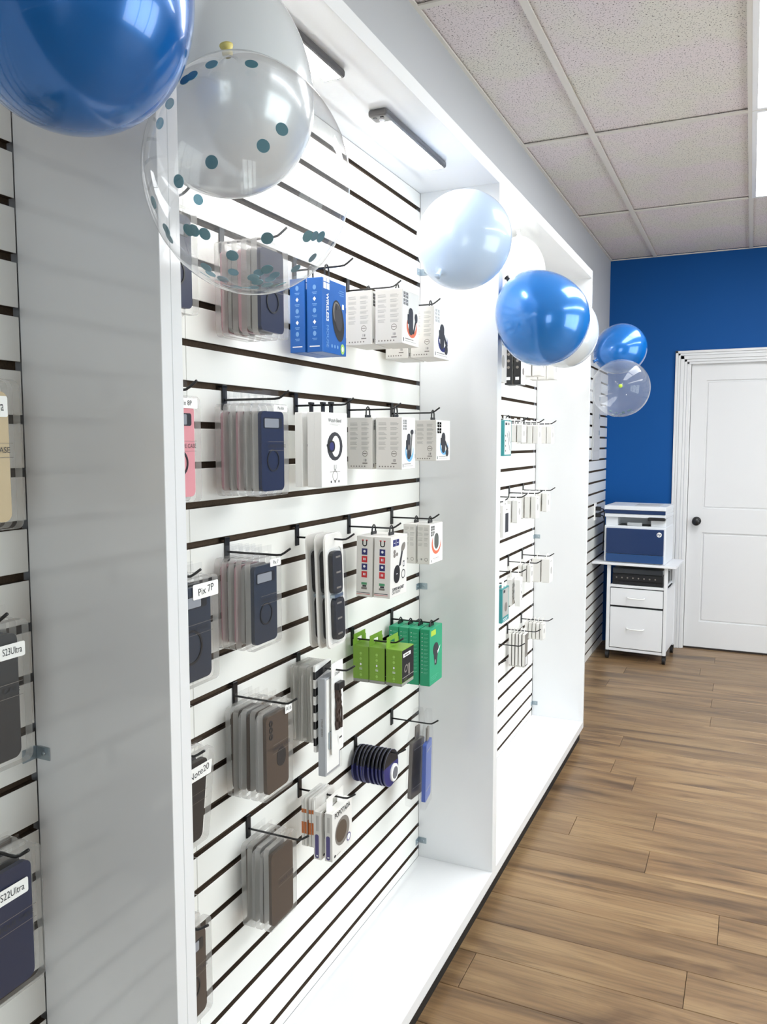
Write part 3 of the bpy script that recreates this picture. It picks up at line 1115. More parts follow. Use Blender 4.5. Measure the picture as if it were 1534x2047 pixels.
def case_pouch(w, h, t_, color, style, label=None, brand=True, drop=.012, cw=None):
    """clear hanging pouch with a phone case inside; drop = distance from arm down to the pouch body"""
    t = E_('phone_case_pouch')
    key = (w, h, t_)
    if key not in POUCH_MESH:
        bm = nb(); slab(bm, -t_ / 2, t_ / 2, 0, -drop - h / 2, w, h, .010, 4); bevel_edges = [e for e in bm.edges if len(e.link_faces) == 2 and e.calc_face_angle(0) > 1.2]
        bmesh.ops.bevel(bm, geom=bevel_edges, offset=.0022, segments=2, affect='EDGES', profile=.5)
        me = mesh_of('pouch', bm, CLEARW)
        me.materials.append(CLEAR)
        for pg_ in me.polygons:
            pg_.material_index = 0 if abs(pg_.normal.x) > .9 else 1
        POUCH_MESH[key] = me
        bm = nb()
        hz = .014
        yy = .016
        # hang header with a slot around the arm
        box(bm, -.0006, .0006, -w * .26, -yy, -drop - .002, hz); box(bm, -.0006, .0006, yy, w * .26, -drop - .002, hz)
        box(bm, -.0006, .0006, -yy, yy, .003, hz); box(bm, -.0006, .0006, -yy, yy, -drop - .002, -.004)
        POUCH_MESH[key + ('h',)] = mesh_of('hang_header', bm, CLEARW)
    O('pouch', POUCH_MESH[key], None, t)
    O('hang_header', POUCH_MESH[key + ('h',)], None, t)
    cw = cw or w * .735
    ch = h * .865
    zc = -drop - h / 2 - h * .015
    ck = ('case', round(cw, 4), round(ch, 4), t_, color)
    if ck not in POUCH_MESH:
        bm = nb(); slab(bm, -t_ * .30, t_ * .34, 0, zc, cw, ch, .0105, 5)
        ed = [e for e in bm.edges if len(e.link_faces) == 2 and e.calc_face_angle(0) > 1.2]
        bmesh.ops.bevel(bm, geom=ed, offset=.0018, segments=2, affect='EDGES', profile=.5)
        POUCH_MESH[ck] = mesh_of('phone_case', bm, CASEM[color])
    pc = O('phone_case', POUCH_MESH[ck], None, t)
    xf = t_ * .34
    zt = zc + ch / 2
    if style == 'visor':           # wide camera opening
        bm = nb(); slab(bm, xf - .0002, xf + .0008, 0, zt - ch * .16, cw * .80, ch * .135, .004, 4)
        O('visor_rim', bm, CASEM['black'], pc)
        bm = nb(); slab(bm, xf + .0003, xf + .0012, -cw * .06, zt - ch * .16, cw * .62, ch * .112, .002, 3)
        O('camera_opening', bm, CAMW, pc)
    if style in ('visor', 'ring'):
        bm = nb(); ring_x(bm, xf - .0002, xf + .0016, 0, zc - ch * .13, cw * .27, cw * .235)
        O('magnet_ring', bm, CASEM['black'] if color != 'black' else INKMG, pc)
    if style == 'dots':            # three lens holes and a round magnet plate
        for k in range(3):
            bm = nb(); ring_x(bm, xf - .0002, xf + .001, -cw * .30, zt - ch * (.10 + .085 * k), .0065, .003, 14)
            O('lens_hole', bm, INKK, pc)
        bm = nb(); slab(bm, xf - .0002, xf + .0008, cw * .16, zc - ch * .10, cw * .40, cw * .46, cw * .19, 6)
        O('magnet_plate', bm, INKK, pc)
    if label:
        lw, lh, ly, lz, col, rot = label[1:]
        pr = Print(t_ / 2, 0)
        bm = nb(); slab(bm, t_ / 2 + .0001, t_ / 2 + .0004, ly, lz, lw, lh, .0025, 3)
        lb = O('name_label', bm, PAPER, t, label='white sticker with a model name')
        pr.text('f', label[0], ly, lz, lh * .68, INKD, 2, rot, min(1.0, lw * .9 / (len(label[0]) * lh * .36)))
        pr.build(lb)
    if brand:
        pr = Print(t_ / 2, 0)
        z = -drop - h * .47
        pr.text('f', 'UNIQUE CASE', w * .10, z, h * .055, INKD, 1, 0, 1.0)
        pr.rect('f', -w * .18, w * .40, z + h * .046, z + h * .049, INKMG)
        pr.rect('f', -w * .18, w * .40, z - h * .049, z - h * .046, INKMG)
        pr.build(t)
    return t


def band_card(w, h, d, m_band, gap=.010, tilt=0):
    """long white frame card with a dark watch band behind a clear window"""
    t = E_('watch_band_card')
    top, bot = .012, .012 - h
    pts = rrect(w, h, .018, 5)
    bm = nb()
    zc = (top + bot) / 2
    prism_x(bm, [(a, b + zc) for a, b in pts], -d / 2, -d / 2 + .0016)
    O('card', bm, PAPER, t)
    iz = zc - h * .045
    inner = rrect(w * .80, h * .84, .016, 5)
    bm = nb()
    n = len(pts)
    f = -d / 2 + .0045
    A = [bm.verts.new((-d / 2 + .0016, a, b + zc)) for a, b in pts]
    B = [bm.verts.new((f, a * .97, zc + b * .99)) for a, b in pts]
    C_ = [bm.verts.new((f, a, b + iz)) for a, b in inner]
    D = [bm.verts.new((-d / 2 + .0016, a, b + iz)) for a, b in inner]
    for i in range(n):
        j = (i + 1) % n
        for p, q in ((A, B), (B, C_), (C_, D)):
            bm.faces.new((p[i], p[j], q[j], q[i]))
    O('frame', bm, CARTON, t)
    bm = nb()
    slab(bm, -d / 2 + .0016, d / 2 - .002, -w * .04, iz + h * .205, w * .50, h * .37, .014, 4)
    slab(bm, -d / 2 + .0016, d / 2 - .002, w * .02, iz - h * .205, w * .50, h * .37, .014, 4)
    st = O('strap', bm, m_band, t)
    for k in range(6):
        z = iz + h * (.34 - k * .135)
        bm = nb(); box(bm, d / 2 - .0022, d / 2 - .0012, -w * .14, w * .10, z - .002, z + .002)
        O('strap_link', bm, INKMG, st)
    bm = nb(); box(bm, -d / 2 + .0018, d / 2 - .003, -w * .24, w * .24, iz - h * .015, iz + h * .012)
    O('buckle', bm, STEEL, t)
    bm = nb(); slab(bm, f - .001, d / 2, 0, iz, w * .78, h * .82, .016, 4)
    O('clear_blister', bm, CLEARW, t)
    return t


def strap_pouch(w, h, d, m):
    t = E_('strap_pouch')
    bm = nb(); slab(bm, -d / 2, d / 2, 0, .010 - h / 2, w, h, .006, 3)
    O('pouch', bm, CLEAR, t)
    bm = nb(); slab(bm, -d * .3, d * .25, 0, .004 - h * .52, w * .8, h * .86, .006, 3)
    O('insert_card', bm, m, t)
    pr = Print(d * .25, 0)
    pr.rect('f', -w * .3, w * .3, -h * .10, -h * .07, INKMG); pr.rect('f', -w * .3, w * .1, -h * .15, -h * .13, INKMG)
    pr.build(t)
    return t


def striped_card(w, h, d):
    t = E_('striped_strap_card')
    bm = nb(); slab(bm, -d / 2, d / 2, 0, .014 - h / 2, w, h, .004, 3)
    O('card', bm, PAPER, t)
    pr = Print(d / 2, -w / 2)
    for k in range(5):
        z = .006 - h * (.03 + .19 * k)
        pr.rect('s', -d / 2, d / 2, z - h * .09, z, INKK)
        pr.poly('f', ((-w / 2, z - h * .09), (w / 2, z - h * .03), (w / 2, z + h * .05), (-w / 2, z)), INKK)
    pr.build(t)
    return t


def silver_box(w, h, d):
    t = E_('strap_box')
    top = -.014
    bm = nb(); box(bm, -d / 2, d / 2 - .001, -w / 2, w / 2, top - h, top); bevel(bm, .001, 2)
    O('box_body', bm, mat('silver_card', S(186, 190, 196), .35, metal=.25), t)
    bm = nb(); box(bm, -.0006, .0006, -w * .4, w * .4, top - .001, .012)
    O('hang_header', bm, CLEARW, t)
    pr = Print(d / 2 - .001, -w / 2)
    pr.rect('f', -w * .42, w * .42, top - h * .97, top - h * .02, PAPER)
    pr.text('s', 'STRAP SERIES', 0, top - h * .5, d * .36, INKMG, 1, -PI / 2)
    pr.build(t)
    bm = nb(); box(bm, d / 2 - .001, d / 2 + .004, -w * .30, w * .30, top - h * .74, top - h * .56); bevel(bm, .001, 1)
    O('steel_clasp', bm, STEEL, t)
    bm = nb(); box(bm, d / 2 - .0008, d / 2 + .006, -w * .46, w * .46, top - h * .985, top - h * .015)
    O('clear_window', bm, CLEARW, t)
    return t


def cable_card(w, h, d):
    t = E_('cable_card')
    bm = nb(); slab(bm, -d / 2, -d / 2 + .0016, 0, .016 - h / 2, w, h, .004, 3)
    O('card', bm, PAPER, t)
    bm = nb()
    rr = random.Random(4)
    for k in range(9):
        y = -w * .20 + k * w * .05
        tube(bm, [(-d / 2 + .003 + rr.uniform(0, .004), y + rr.uniform(-.002, .002), .016 - h * .24 - i * h * .072) for i in range(8)], .0022, 6)
    O('braided_strand', bm, mat('braid_brown', S(70, 54, 48), .7, noise=(300, .4, (1, 1, 1))), t)
    bm = nb(); box(bm, -d / 2 + .0016, d / 2, -w * .26, w * .26, .016 - h * .30, .016 - h * .22); bevel(bm, .002, 2)
    O('band_clip', bm, BPLAS, t)
    pr = Print(-d / 2 + .0016, 0)
    pr.text('f', 'STRAP', 0, .016 - h * .13, w * .16, INKD, 1)
    pr.rect('f', w * .02, w * .42, .016 - h * .90, .016 - h * .82, PAPER, 3); pr.rect('f', w * .1, w * .34, .016 - h * .87, .016 - h * .85, INKD, 4)
    pr.build(t)
    return t


def orange_card(w, h, d):
    t = E_('grip_card')
    bm = nb(); slab(bm, -d / 2, d / 2, 0, .010 - h / 2, w, h, .007, 3)
    O('card', bm, CARTON, t)
    pr = Print(d / 2, -w / 2)
    om = flat('ink_burnt_orange', S(198, 112, 58))
    pr.rect('s', -d / 2, d / 2, .010 - h * .72, .010 - h * .48, om); pr.rect('s', -d / 2, d / 2, .010 - h * .30, .010 - h * .22, om)
    pr.rect('f', -w * .46, w * .46, .010 - h * .76, .010 - h * .46, om)
    pr.build(t)
    return t


def grip_box(w, h, d, gap=.006):
    t = E_('grip_box')
    carton(t, w, d, h, gap)
    bm = nb(); box(bm, -d / 2, -d / 2 + .001, -w * .42, -.012, -gap - .001, .012); box(bm, -d / 2, -d / 2 + .001, .012, w * .42, -gap - .001, .012); box(bm, -d / 2, -d / 2 + .001, -.012, .012, .003, .012)
    O('hang_flap', bm, CARTON, t)
    pr = Print(d / 2, -w / 2)
    zt, zb = -gap, -gap - h
    pr.poly('s', [(a - d * .05, b + zb + h * .28) for a, b in rrect(d * .5, h * .50, d * .22)], INKPU)
    pr.rect('s', -d * .14, d * .10, zb + h * .07, zb + h * .10, INKW, 1)
    for k in range(4):
        pr.rect('s', -d * .14 + k * d * .09, -d * .10 + k * d * .09, zb + h * .60, zb + h * .92, INKG)
    pr.text('f', 'POPOTADA', 0, zt - h * .10, w * .155, INKK, 1, 0, .93, True)
    pr.rect('f', -w * .25, w * .25, zt - h * .165, zt - h * .157, INKG)
    pr.ell('f', -w * .01, zb + h * .48, w * .36, h * .29, INKMG, 1, 32)
    pr.ell('f', -w * .06, zb + h * .49, w * .27, h * .22, mat('ink_taupe', S(88, 74, 62), .6, noise=False), 2, 32)
    pr.ell('f', w * .30, zb + h * .22, w * .11, h * .075, INKW, 3, 18); pr.ringe('f', w * .30, zb + h * .22, w * .10, w * .075, INKPU, 4, 14)
    pr.ell('f', -w * .38, zb + h * .08, w * .05, h * .03, INKD, 1, 6); pr.rect('f', -w * .30, -w * .1, zb + h * .06, zb + h * .068, INKMG, 1)
    pr.build(t)
    return t


DISC_MESH = None


def grip_disc(front=False):
    global DISC_MESH
    t = E_('phone_grip_disc')
    out = [(.047 * math.cos(a), -.046 + .050 * math.sin(a)) for a in [2 * PI * i / 40 for i in range(40)]]
    out = [(y * (1.0 if z < -.03 else 1.02), min(z, .0005) if abs(y) > .010 else z) for y, z in out]
    if DISC_MESH is None:
        nav = mat('disc_navy', S(34, 36, 108), .4, noise=(20, .1, (1, 1, 1)))
        blk = mat('disc_black', S(18, 18, 22), .45, noise=(20, .1, (1, 1, 1)))
        zc = -.036
        lo = [(y, z) for y, z in out if z <= zc] 
        up = [(y, z) for y, z in out if z >= zc]
        lo.sort(key=lambda q: math.atan2(q[0], -(q[1] + .046)))
        up.sort(key=lambda q: math.atan2(q[0], (q[1] + .060)))
        ym = max(abs(q[0]) for q in out)
        bm = nb(); prism_x(bm, [(-ym, zc)] + lo + [(ym, zc)], -.0022, .0022)
        a = mesh_of('lower_half', bm, nav)
        bm = nb(); prism_x(bm, [(-ym, zc)] + up + [(ym, zc)], -.0022, .0022)
        b = mesh_of('upper_half', bm, blk)
        bm = nb(); tube(bm, [(0.0024, y, z) for y, z in out], .0007, 5, True)
        c = mesh_of('rim', bm, flat('disc_rim_grey', S(96, 98, 120)))
        DISC_MESH = (a, b, c)
    O('lower_half', DISC_MESH[0], None, t); O('upper_half', DISC_MESH[1], None, t); O('rim', DISC_MESH[2], None, t)
    if front:
        bm = nb(); lathe(bm, ((0, 0), (.024, 0), (.024, .004), (.021, .006), (.018, .006), (.017, .005), (0, .005)), (1, 0, 0), (.0022, .016, -.064), 32)
        g = O('grip_knob', bm, PAPER, t)
        bm = nb(); lathe(bm, ((0, .0008), (.0165, .0008), (.0165, 0)), (1, 0, 0), (.0072, .016, -.064), 28)
        O('knob_face', bm, flat('knob_grey', S(112, 112, 118)), g)
    return t


def slim_pouch(w, h, d, m, top=.040):
    """soft clear pouch tapering up to its hanger, with a tall insert"""
    t = E_('slim_pouch')
    bm = nb()
    z1 = top - h
    pts = [(-w / 2, z1 + .006), (-w / 2 + .006, z1), (w / 2 - .006, z1), (w / 2, z1 + .006), (w / 2, -.045), (.016, top), (-.016, top), (-w / 2, -.045)]
    prism_x(bm, pts, -d / 2, d / 2)
    O('pouch', bm, CLEARW, t)
    bm = nb(); slab(bm, -d * .36, d * .36, 0, (z1 + .02 - .055) / 2, w * .80, abs(z1 + .02 + .055), .006, 3)
    ins = O('insert', bm, m, t)
    bm = nb(); box(bm, d * .36, d * .36 + .0005, -w * .30, w * .30, z1 + .05, z1 + .052); box(bm, d * .36, d * .36 + .0005, -w * .30, w * .30, -.08, -.078)
    O('printed_artwork', bm, INKG, ins)
    bm = nb(); box(bm, -d * .2, d * .2, -.012, .012, -.052, -.012); bevel(bm, .002, 2)
    O('plug', bm, INKMG, t)
    return t


def small_box(w, d, h, gap, face=None, sidem=None, strip=True, m=None):
    t = E_('accessory_box')
    carton(t, w, d, h, gap, m or CARTON)
    bm = nb(); box(bm, -.0006, .0006, -w * .3, w * .3, .003, .010); box(bm, -.0006, .0006, -w * .3, -.008, -gap - .001, .003); box(bm, -.0006, .0006, .008, w * .3, -gap - .001, .003)
    O('hang_header', bm, CARTON, t)
    pr = Print(d / 2, -w / 2)
    zt, zb = -gap, -gap - h
    if face == 'plain':
        pr.rect('f', -w * .3, w * .1, zt - h * .12, zt - h * .08, INKG); pr.ell('f', 0, zb + h * .5, w * .2, h * .16, INKG, 0, 14)
        pr.rect('s', -d * .30, d * .30, zb + .001, zb + .002, INKG)
    elif face == 'blackside':
        pr.rect('f', -w / 2 + .001, w / 2 - .001, zb + .001, zt - .001, PAPER)
        pr.rect('f', -w * .3, w * .3, zb + h * .6, zb + h * .64, INKG, 1)
        pr.ell('f', 0, zb + h * .35, w * .22, h * .1, INKMG, 1, 12)
        for k in range(3):
            pr.ell('s', 0, zb + h * (.45 + .17 * k), d * .2, d * .2, INKMG, 0, 10)
        pr.rect('s', -d * .26, d * .26, zb + h * .12, zb + h * .20, INKW)
    elif face == 'tealedge':
        pr.rect('f', -w * .42, w * .42, zb + h * .04, zt - h * .03, PAPER)
        pr.rect('f', -w * .34, -w * .1, zt - h * .14, zt - h * .07, INKD, 1); pr.rect('f', w * .02, w * .2, zt - h * .14, zt - h * .07, INKMG, 1)
        pr.poly('f', ((-w * .1, zb + h * .65), (-w * .04, zb + h * .65), (w * .3, zb + h * .15), (w * .24, zb + h * .15)), INKD, 1)
        pr.poly('f', ((w * .1, zb + h * .7), (w * .16, zb + h * .7), (w * .36, zb + h * .35), (w * .30, zb + h * .35)), INKD, 1)
        for k in range(4):
            pr.rect('f', -w * .36, -w * .22, zb + h * (.12 + .14 * k), zb + h * (.17 + .14 * k), INKMG, 1)
    elif face == 'tealgrey':
        pr.rect('f', -w * .40, w * .42, zb + h * .16, zt - h * .03, INKG)
        pr.rect('f', -w * .30, -w * .06, zt - h * .14, zt - h * .06, INKD, 1)
        pr.rect('f', -w * .3, w * .3, zb + h * .08, zb + h * .10, INKW); pr.rect('f', -w * .3, w * .3, zb + h * .035, zb + h * .05, INKW)
        pr.ell('f', w * .05, zb + h * .42, w * .2, h * .14, INKMG, 1, 14)
    elif face == 'earbud':
        pr.rect('f', -w / 2 + .001, w / 2 - .001, zb + .001, zt - .001, PAPER)
        pr.ell('f', w * .12, zb + h * .70, w * .06, h * .10, INKK, 1, 14, .2)
        pr.ell('f', w * .02, zb + h * .46, w * .05, h * .07, INKK, 1, 14, -.2); pr.ell('f', w * .24, zb + h * .44, w * .09, h * .06, INKMG, 1, 14)
        pr.rect('f', -w * .1, w * .36, zb + h * .18, zb + h * .21, INKMG, 1)
        for k in range(5):
            pr.rect('f', -w * .4, -w * .2, zb + h * (.3 + .12 * k), zb + h * (.33 + .12 * k), INKG, 1)
    elif face == 'darkwindow':
        pr.rect('f', -w / 2 + .001, w / 2 - .001, zb + .001, zt - .001, PAPER)
        pr.rect('f', -w * .22, w * .26, zb + h * .14, zb + h * .74, INKD, 1)
        pr.rect('f', -w * .12, w * .12, zb + h * .84, zb + h * .87, INKMG, 1)
    elif face == 'slimdark':
        pr.rect('f', -w * .46, w * .46, zb + h * .02, zt - h * .02, INKMG)
        pr.rect('f', -w * .2, w * .2, zb + h * .06, zb + h * .3, INKW, 1)
        pr.rect('s', -d * .3, d * .3, zb + h * .03, zb + h * .06, INKG)
    pr.build(t)
    return t


# ================================================================== HANGING STOCK
BAYN = {'near': 'near bay', 'middle': 'middle bay', 'far': 'far bay'}
COLN = ['first', 'second', 'third', 'fourth', 'fifth']


def hang(item, x, y, row, label, cat, group, rz=0.0, ry=0.0, dz=0.0):
    item.location = (x, y, ROWZ[row] + .0024 + dz)
    item.rotation_euler = (0, ry, rz)
    tag(item, label, cat, group)
    return item


MC = [1.060, 1.342, 1.620, 1.888, 2.168]      # hook columns of the middle bay
for row in ('top', 'second', 'third', 'fourth', 'bottom'):
    for c, y in enumerate(MC):
        yy = y
        if row == 'bottom' and c == 1:
            yy = 1.402
        if row == 'fourth' and c == 1:
            yy = 1.361
        if row == 'bottom' and c == 3:
            yy = 1.922
        if row == 'fourth' and c == 3:
            yy = 1.906
        hook(yy, row, f'{COLN[c]} from the left in the {row} row, middle bay')


def place_label(o_, c, row, bay='middle'):
    return f'{ORD[o_]} on {COLN[c]} {row}-row hook of {bay} bay'


rj = random.Random(11)


def pouch_stack(c, row, y, xs_, w, h, colors, style, lab, desc_front, drop=.012, tilt=None, cw=None):
    n = len(xs_)
    for k, x in enumerate(reversed(xs_)):          # k = 0 is the front one
        col = colors[k % len(colors)] if k else colors[0]
        p = case_pouch(w, h, .0125, col, style if k == 0 else ('none' if style == 'dots' else style), lab if k == 0 else None, brand=(k == 0), drop=drop, cw=cw)
        d = desc_front if k == 0 else 'clear pouch with phone case'
        ry = (tilt or 0.0) + (rj.uniform(-.014, .014) if k else 0)
        hang(p, x, y, row, d + ', ' + place_label(k, c, row), 'phone case', 'hanging phone case pouches', rj.uniform(-.025, .025) if k else 0, ry)


# -- first column (half hidden behind the case edge)
pouch_stack(0, 'second', 1.060, [.060, .085, .108], .112, .176, ['pink', 'slate', 'grey'], 'visor', ('Pix 8P', .060, .017, .018, -.022, None, 0), 'clear pouch with pink case labelled Pix 8P', drop=.010)
pouch_stack(0, 'third', 1.078, [.050, .070, .090, .110], .150, .186, ['slate', 'black', 'slate'], 'visor', ('Pix 7P', .070, .026, .040, -.034, None, .12), 'clear pouch with slate case labelled Pix 7P', drop=.010)
pouch_stack(0, 'fourth', 1.070, [.060, .085, .110], .135, .175, ['black', 'slate'], 'none', ('Note20', .070, .026, .025, -.045, None, .12), 'clear pouch with black case labelled Note20', drop=.010, tilt=.10)
pouch_stack(0, 'bottom', 1.060, [.085, .110], .110, .176, ['brown', 'black'], 'visor', None, 'clear pouch with dark brown case', drop=.006)
pouch_stack(0, 'top', 1.060, [.085, .11], .110, .17, ['navy', 'grey'], 'visor', None, 'clear pouch with navy case')
# -- second column
pouch_stack(1, 'top', 1.342, [.030, .048, .070, .090, .113], .110, .178, ['navy', 'grey', 'rose', 'grey', 'rose'], 'ring', None, 'clear pouch with navy ring case')
pouch_stack(1, 'second', 1.342, [.025, .043, .060, .076, .092, .110], .110, .178, ['navy', 'grey', 'grey', 'rose', 'grey', 'rose'], 'visor', ('Pix 8A', .050, .013, .026, -.020, None, 0), 'clear pouch with navy case labelled Pix 8A', drop=.010)
pouch_stack(1, 'third', 1.340, [.020, .036, .052, .068, .090], .112, .180, ['slate', 'grey', 'rose', 'grey', 'rose'], 'visor', ('Pix 7', .040, .015, .034, -.022, None, .0), 'clear pouch with slate case labelled Pix 7', drop=.008)
pouch_stack(1, 'fourth', 1.361, [.024, .042, .062, .083, .100], .114, .185, ['brown', 'grey'], 'dots', ('A16', .026, .018, .040, -.026, None, 0), 'clear pouch with dark brown case labelled A16', drop=.008)
pouch_stack(1, 'bottom', 1.402, [.026, .043, .062, .082], .112, .180, ['brown', 'grey', 'grey'], 'none', None, 'clear pouch with plain dark brown case', drop=.012, cw=.086)
# -- third column
proto = mouse_box(.118, .038, .160, .034)
hang(proto, .084, 1.622, 'top', 'blue carton with wireless mouse picture, ' + place_label(0, 2, 'top'), 'box', 'blue mouse cartons', 0.02)
q = copy_tree(proto)
hang(q, .044, 1.620, 'top', 'blue mouse carton mostly hidden, ' + place_label(1, 2, 'top'), 'box', 'blue mouse cartons', -.02)
proto = watch_box(.124, .018, .166, .020)
hang(proto, .094, 1.620, 'second', 'white watch band carton facing out, ' + place_label(0, 2, 'second'), 'box', 'watch band cartons')
for k, (x, rz) in enumerate(((.073, .05), (.045, .03))):
    q = copy_tree(proto)
    hang(q, x, 1.620 - .004 * k, 'second', 'white watch band carton, ' + place_label(k + 1, 2, 'second'), 'box', 'watch band cartons', rz)
bmk = mat('strap_black', S(30, 29, 31), .5, noise=(60, .4, (1, 1, 1)))
proto = band_card(.094, .262, .016, bmk)
hang(proto, .104, 1.617, 'third', 'long white card with black watch band, ' + place_label(0, 2, 'third'), 'watch band', 'long watch band cards', .03, -.03)
for k, (x, rz) in enumerate(((.084, .0), (.062, -.03))):
    q = copy_tree(proto)
    hang(q, x, 1.614, 'third', 'long white watch band card, ' + place_label(k + 1, 2, 'third'), 'watch band', 'long watch band cards', rz, -.035 - .01 * k)
hang(cable_card(.060, .215, .014), .108, 1.626, 'fourth', 'white card with dark braided strap, ' + place_label(0, 2, 'fourth'), 'watch band', 'watch straps on the fourth-row hook', .03)
hang(silver_box(.072, .230, .020), .088, 1.612, 'fourth', 'long silver strap box with window, ' + place_label(1, 2, 'fourth'), 'box', 'watch straps on the fourth-row hook', 0.0)
hang(striped_card(.075, .205, .006), .070, 1.612, 'fourth', 'black and white striped card, ' + place_label(2, 2, 'fourth'), 'watch band', 'watch straps on the fourth-row hook', .0)
for k, x in enumerate((.058, .047, .036, .025, .014)):
    hang(strap_pouch(.086, .178, .009, CASEM['grey'] if k % 2 else CARTON), x, 1.612, 'fourth', 'grey strap pouch, ' + place_label(3 + k, 2, 'fourth'), 'watch band', 'watch straps on the fourth-row hook', rj.uniform(-.03, .03), rj.uniform(-.03, .03))
proto = grip_box(.104, .114, .020, .016)
hang(proto, .112, 1.610, 'bottom', 'white carton printed POPOTADA, ' + place_label(0, 2, 'bottom'), 'box', 'phone grip cartons', .02)
q = copy_tree(proto)
hang(q, .087, 1.608, 'bottom', 'white carton with purple bar, ' + place_label(1, 2, 'bottom'), 'box', 'phone grip cartons', -.04)
oc = orange_card(.094, .118, .006)
hang(oc, .073, 1.606, 'bottom', 'orange and white grip card, ' + place_label(2, 2, 'bottom'), 'phone grip', 'orange grip cards', -.02)
for k, x in enumerate((.064, .055, .046)):
    q = copy_tree(oc)
    hang(q, x, 1.605, 'bottom', 'orange and white grip card, ' + place_label(3 + k, 2, 'bottom'), 'phone grip', 'orange grip cards', rj.uniform(-.06, .04))
# -- fourth column
proto = holder_box(.112, .072, .132, .017, INKO, 0)
hang(proto, .140, 1.890, 'top', 'white phone holder carton with orange print, ' + place_label(0, 3, 'top'), 'box', 'phone holder cartons', .015)
q = copy_tree(proto)
hang(q, .062, 1.886, 'top', 'white phone holder carton, ' + place_label(1, 3, 'top'), 'box', 'phone holder cartons', -.02)
proto = holder_box(.090, .070, .130, .024, INKB, 1)
hang(proto, .137, 1.887, 'second', 'white phone holder carton with blue print, ' + place_label(0, 3, 'second'), 'box', 'phone holder cartons', .02)
q = copy_tree(proto)
hang(q, .059, 1.886, 'second', 'white phone holder carton, ' + place_label(1, 3, 'second'), 'box', 'phone holder cartons', -.02)
proto = magnet_box(.107, .046, .156, .020)
hang(proto, .124, 1.889, 'third', 'white magnet mount carton facing out, ' + place_label(0, 3, 'third'), 'box', 'magnet mount cartons', .0, .02)
q = copy_tree(proto)
hang(q, .074, 1.889, 'third', 'white magnet mount carton, ' + place_label(1, 3, 'third'), 'box', 'magnet mount cartons', .0, .02)
proto = green_box(.080, .045, .096)
for k, x in enumerate((.137, .089, .041)):
    q = proto if k == 0 else copy_tree(proto)
    hang(q, x + .004, 1.906, 'fourth', ('lime carton with dark photo front, ' if k == 0 else 'lime green carton, ') + place_label(k, 3, 'fourth'), 'box', 'lime cartons', (.0, -.02, .02)[k])
gd = grip_disc(True)
hang(gd, .106, 1.922, 'bottom', 'navy grip disc with white knob, ' + place_label(0, 3, 'bottom'), 'phone grip', 'navy grip discs')
gd = grip_disc()
for k in range(8):
    q = gd if k == 0 else copy_tree(gd)
    hang(q, .094 - .0112 * k, 1.922, 'bottom', 'navy and black grip disc, ' + place_label(1 + k, 3, 'bottom'), 'phone grip', 'navy grip discs', rj.uniform(-.04, .04), rj.uniform(-.04, .04))
# -- fifth column
proto = holder_box(.124, .068, .138, .020, INKN, 2)
hang(proto, .129, 2.150, 'top', 'white phone holder carton with navy print, ' + place_label(0, 4, 'top'), 'box', 'phone holder cartons', .0)
q = copy_tree(proto)
hang(q, .052, 2.150, 'top', 'white phone holder carton, ' + place_label(1, 4, 'top'), 'box', 'phone holder cartons', -.0)
hang(holder_box(.112, .064, .114, .024, INKB, 2), .130, 2.168, 'second', 'white phone holder carton with sky print, ' + place_label(0, 4, 'second'), 'box', 'phone holder cartons')
proto = ring_box(.104, .038, .114, .014)
hang(proto, .123, 2.168, 'third', 'white ring holder carton facing out, ' + place_label(0, 4, 'third'), 'box', 'ring holder cartons')
q = copy_tree(proto)
hang(q, .080, 2.168, 'third', 'white ring holder carton, ' + place_label(1, 4, 'third'), 'box', 'ring holder cartons')
proto = teal_box(.102, .030, .166, .012)
for k, x in enumerate((.128, .094, .062, .030)):
    q = proto if k == 0 else copy_tree(proto)
    hang(q, x, 2.168, 'fourth', ('teal carton with dark earpiece picture, ' if k == 0 else 'teal green carton, ') + place_label(k, 4, 'fourth'), 'box', 'teal cartons', 0.0)
bl = mat('insert_blue', S(62, 92, 178), .4, noise=(10, .1, (1, 1, 1)))
gr = mat('insert_grey_brown', S(112, 106, 102), .5, noise=(30, .3, (1, 1, 1)))
hang(slim_pouch(.092, .290, .016, bl), .118, 2.168, 'bottom', 'slim clear pouch with blue insert, ' + place_label(0, 4, 'bottom'), 'pouch', 'slim pouches', .15, .02)
hang(slim_pouch(.092, .290, .016, gr), .086, 2.168, 'bottom', 'slim clear pouch with grey insert, ' + place_label(1, 4, 'bottom'), 'pouch', 'slim pouches', -.1, .04)

# -- near bay (left edge of the picture)
for row, col, style, lab, desc in (('second', 'tan', 'none', ('S24Ultra', .048, .026, .020, -.042, None, 0), 'clear pouch with tan case labelled S24Ultra'),
                                   ('third', 'black', 'none', ('S23Ultra', .040, .019, .036, -.046, None, 0), 'clear pouch with black case labelled S23Ultra'),
                                   ('fourth', 'navy', 'none', ('S22Ultra', .050, .020, .014, -.055, None, 0), 'clear pouch with navy case labelled S22Ultra')):
    hook(.683 if row != 'fourth' else .700, row, f'in the {row} row of the near bay')
    yy = .683 if row != 'fourth' else .690
    for k, x in enumerate((.108, .088, .066)):
        p = case_pouch(.126, .188, .0125, col if k == 0 else ('black' if row != 'second' else 'tan'), style, lab if k == 0 else None, brand=(k == 0), drop=.008)
        d = desc if k == 0 else 'clear pouch with phone case'
        hang(p, x, yy, row, f'{d}, {ORD[k]} on near bay {row}-row hook', 'phone case', 'hanging phone case pouches', 0 if k == 0 else rj.uniform(-.04, .04), .0)

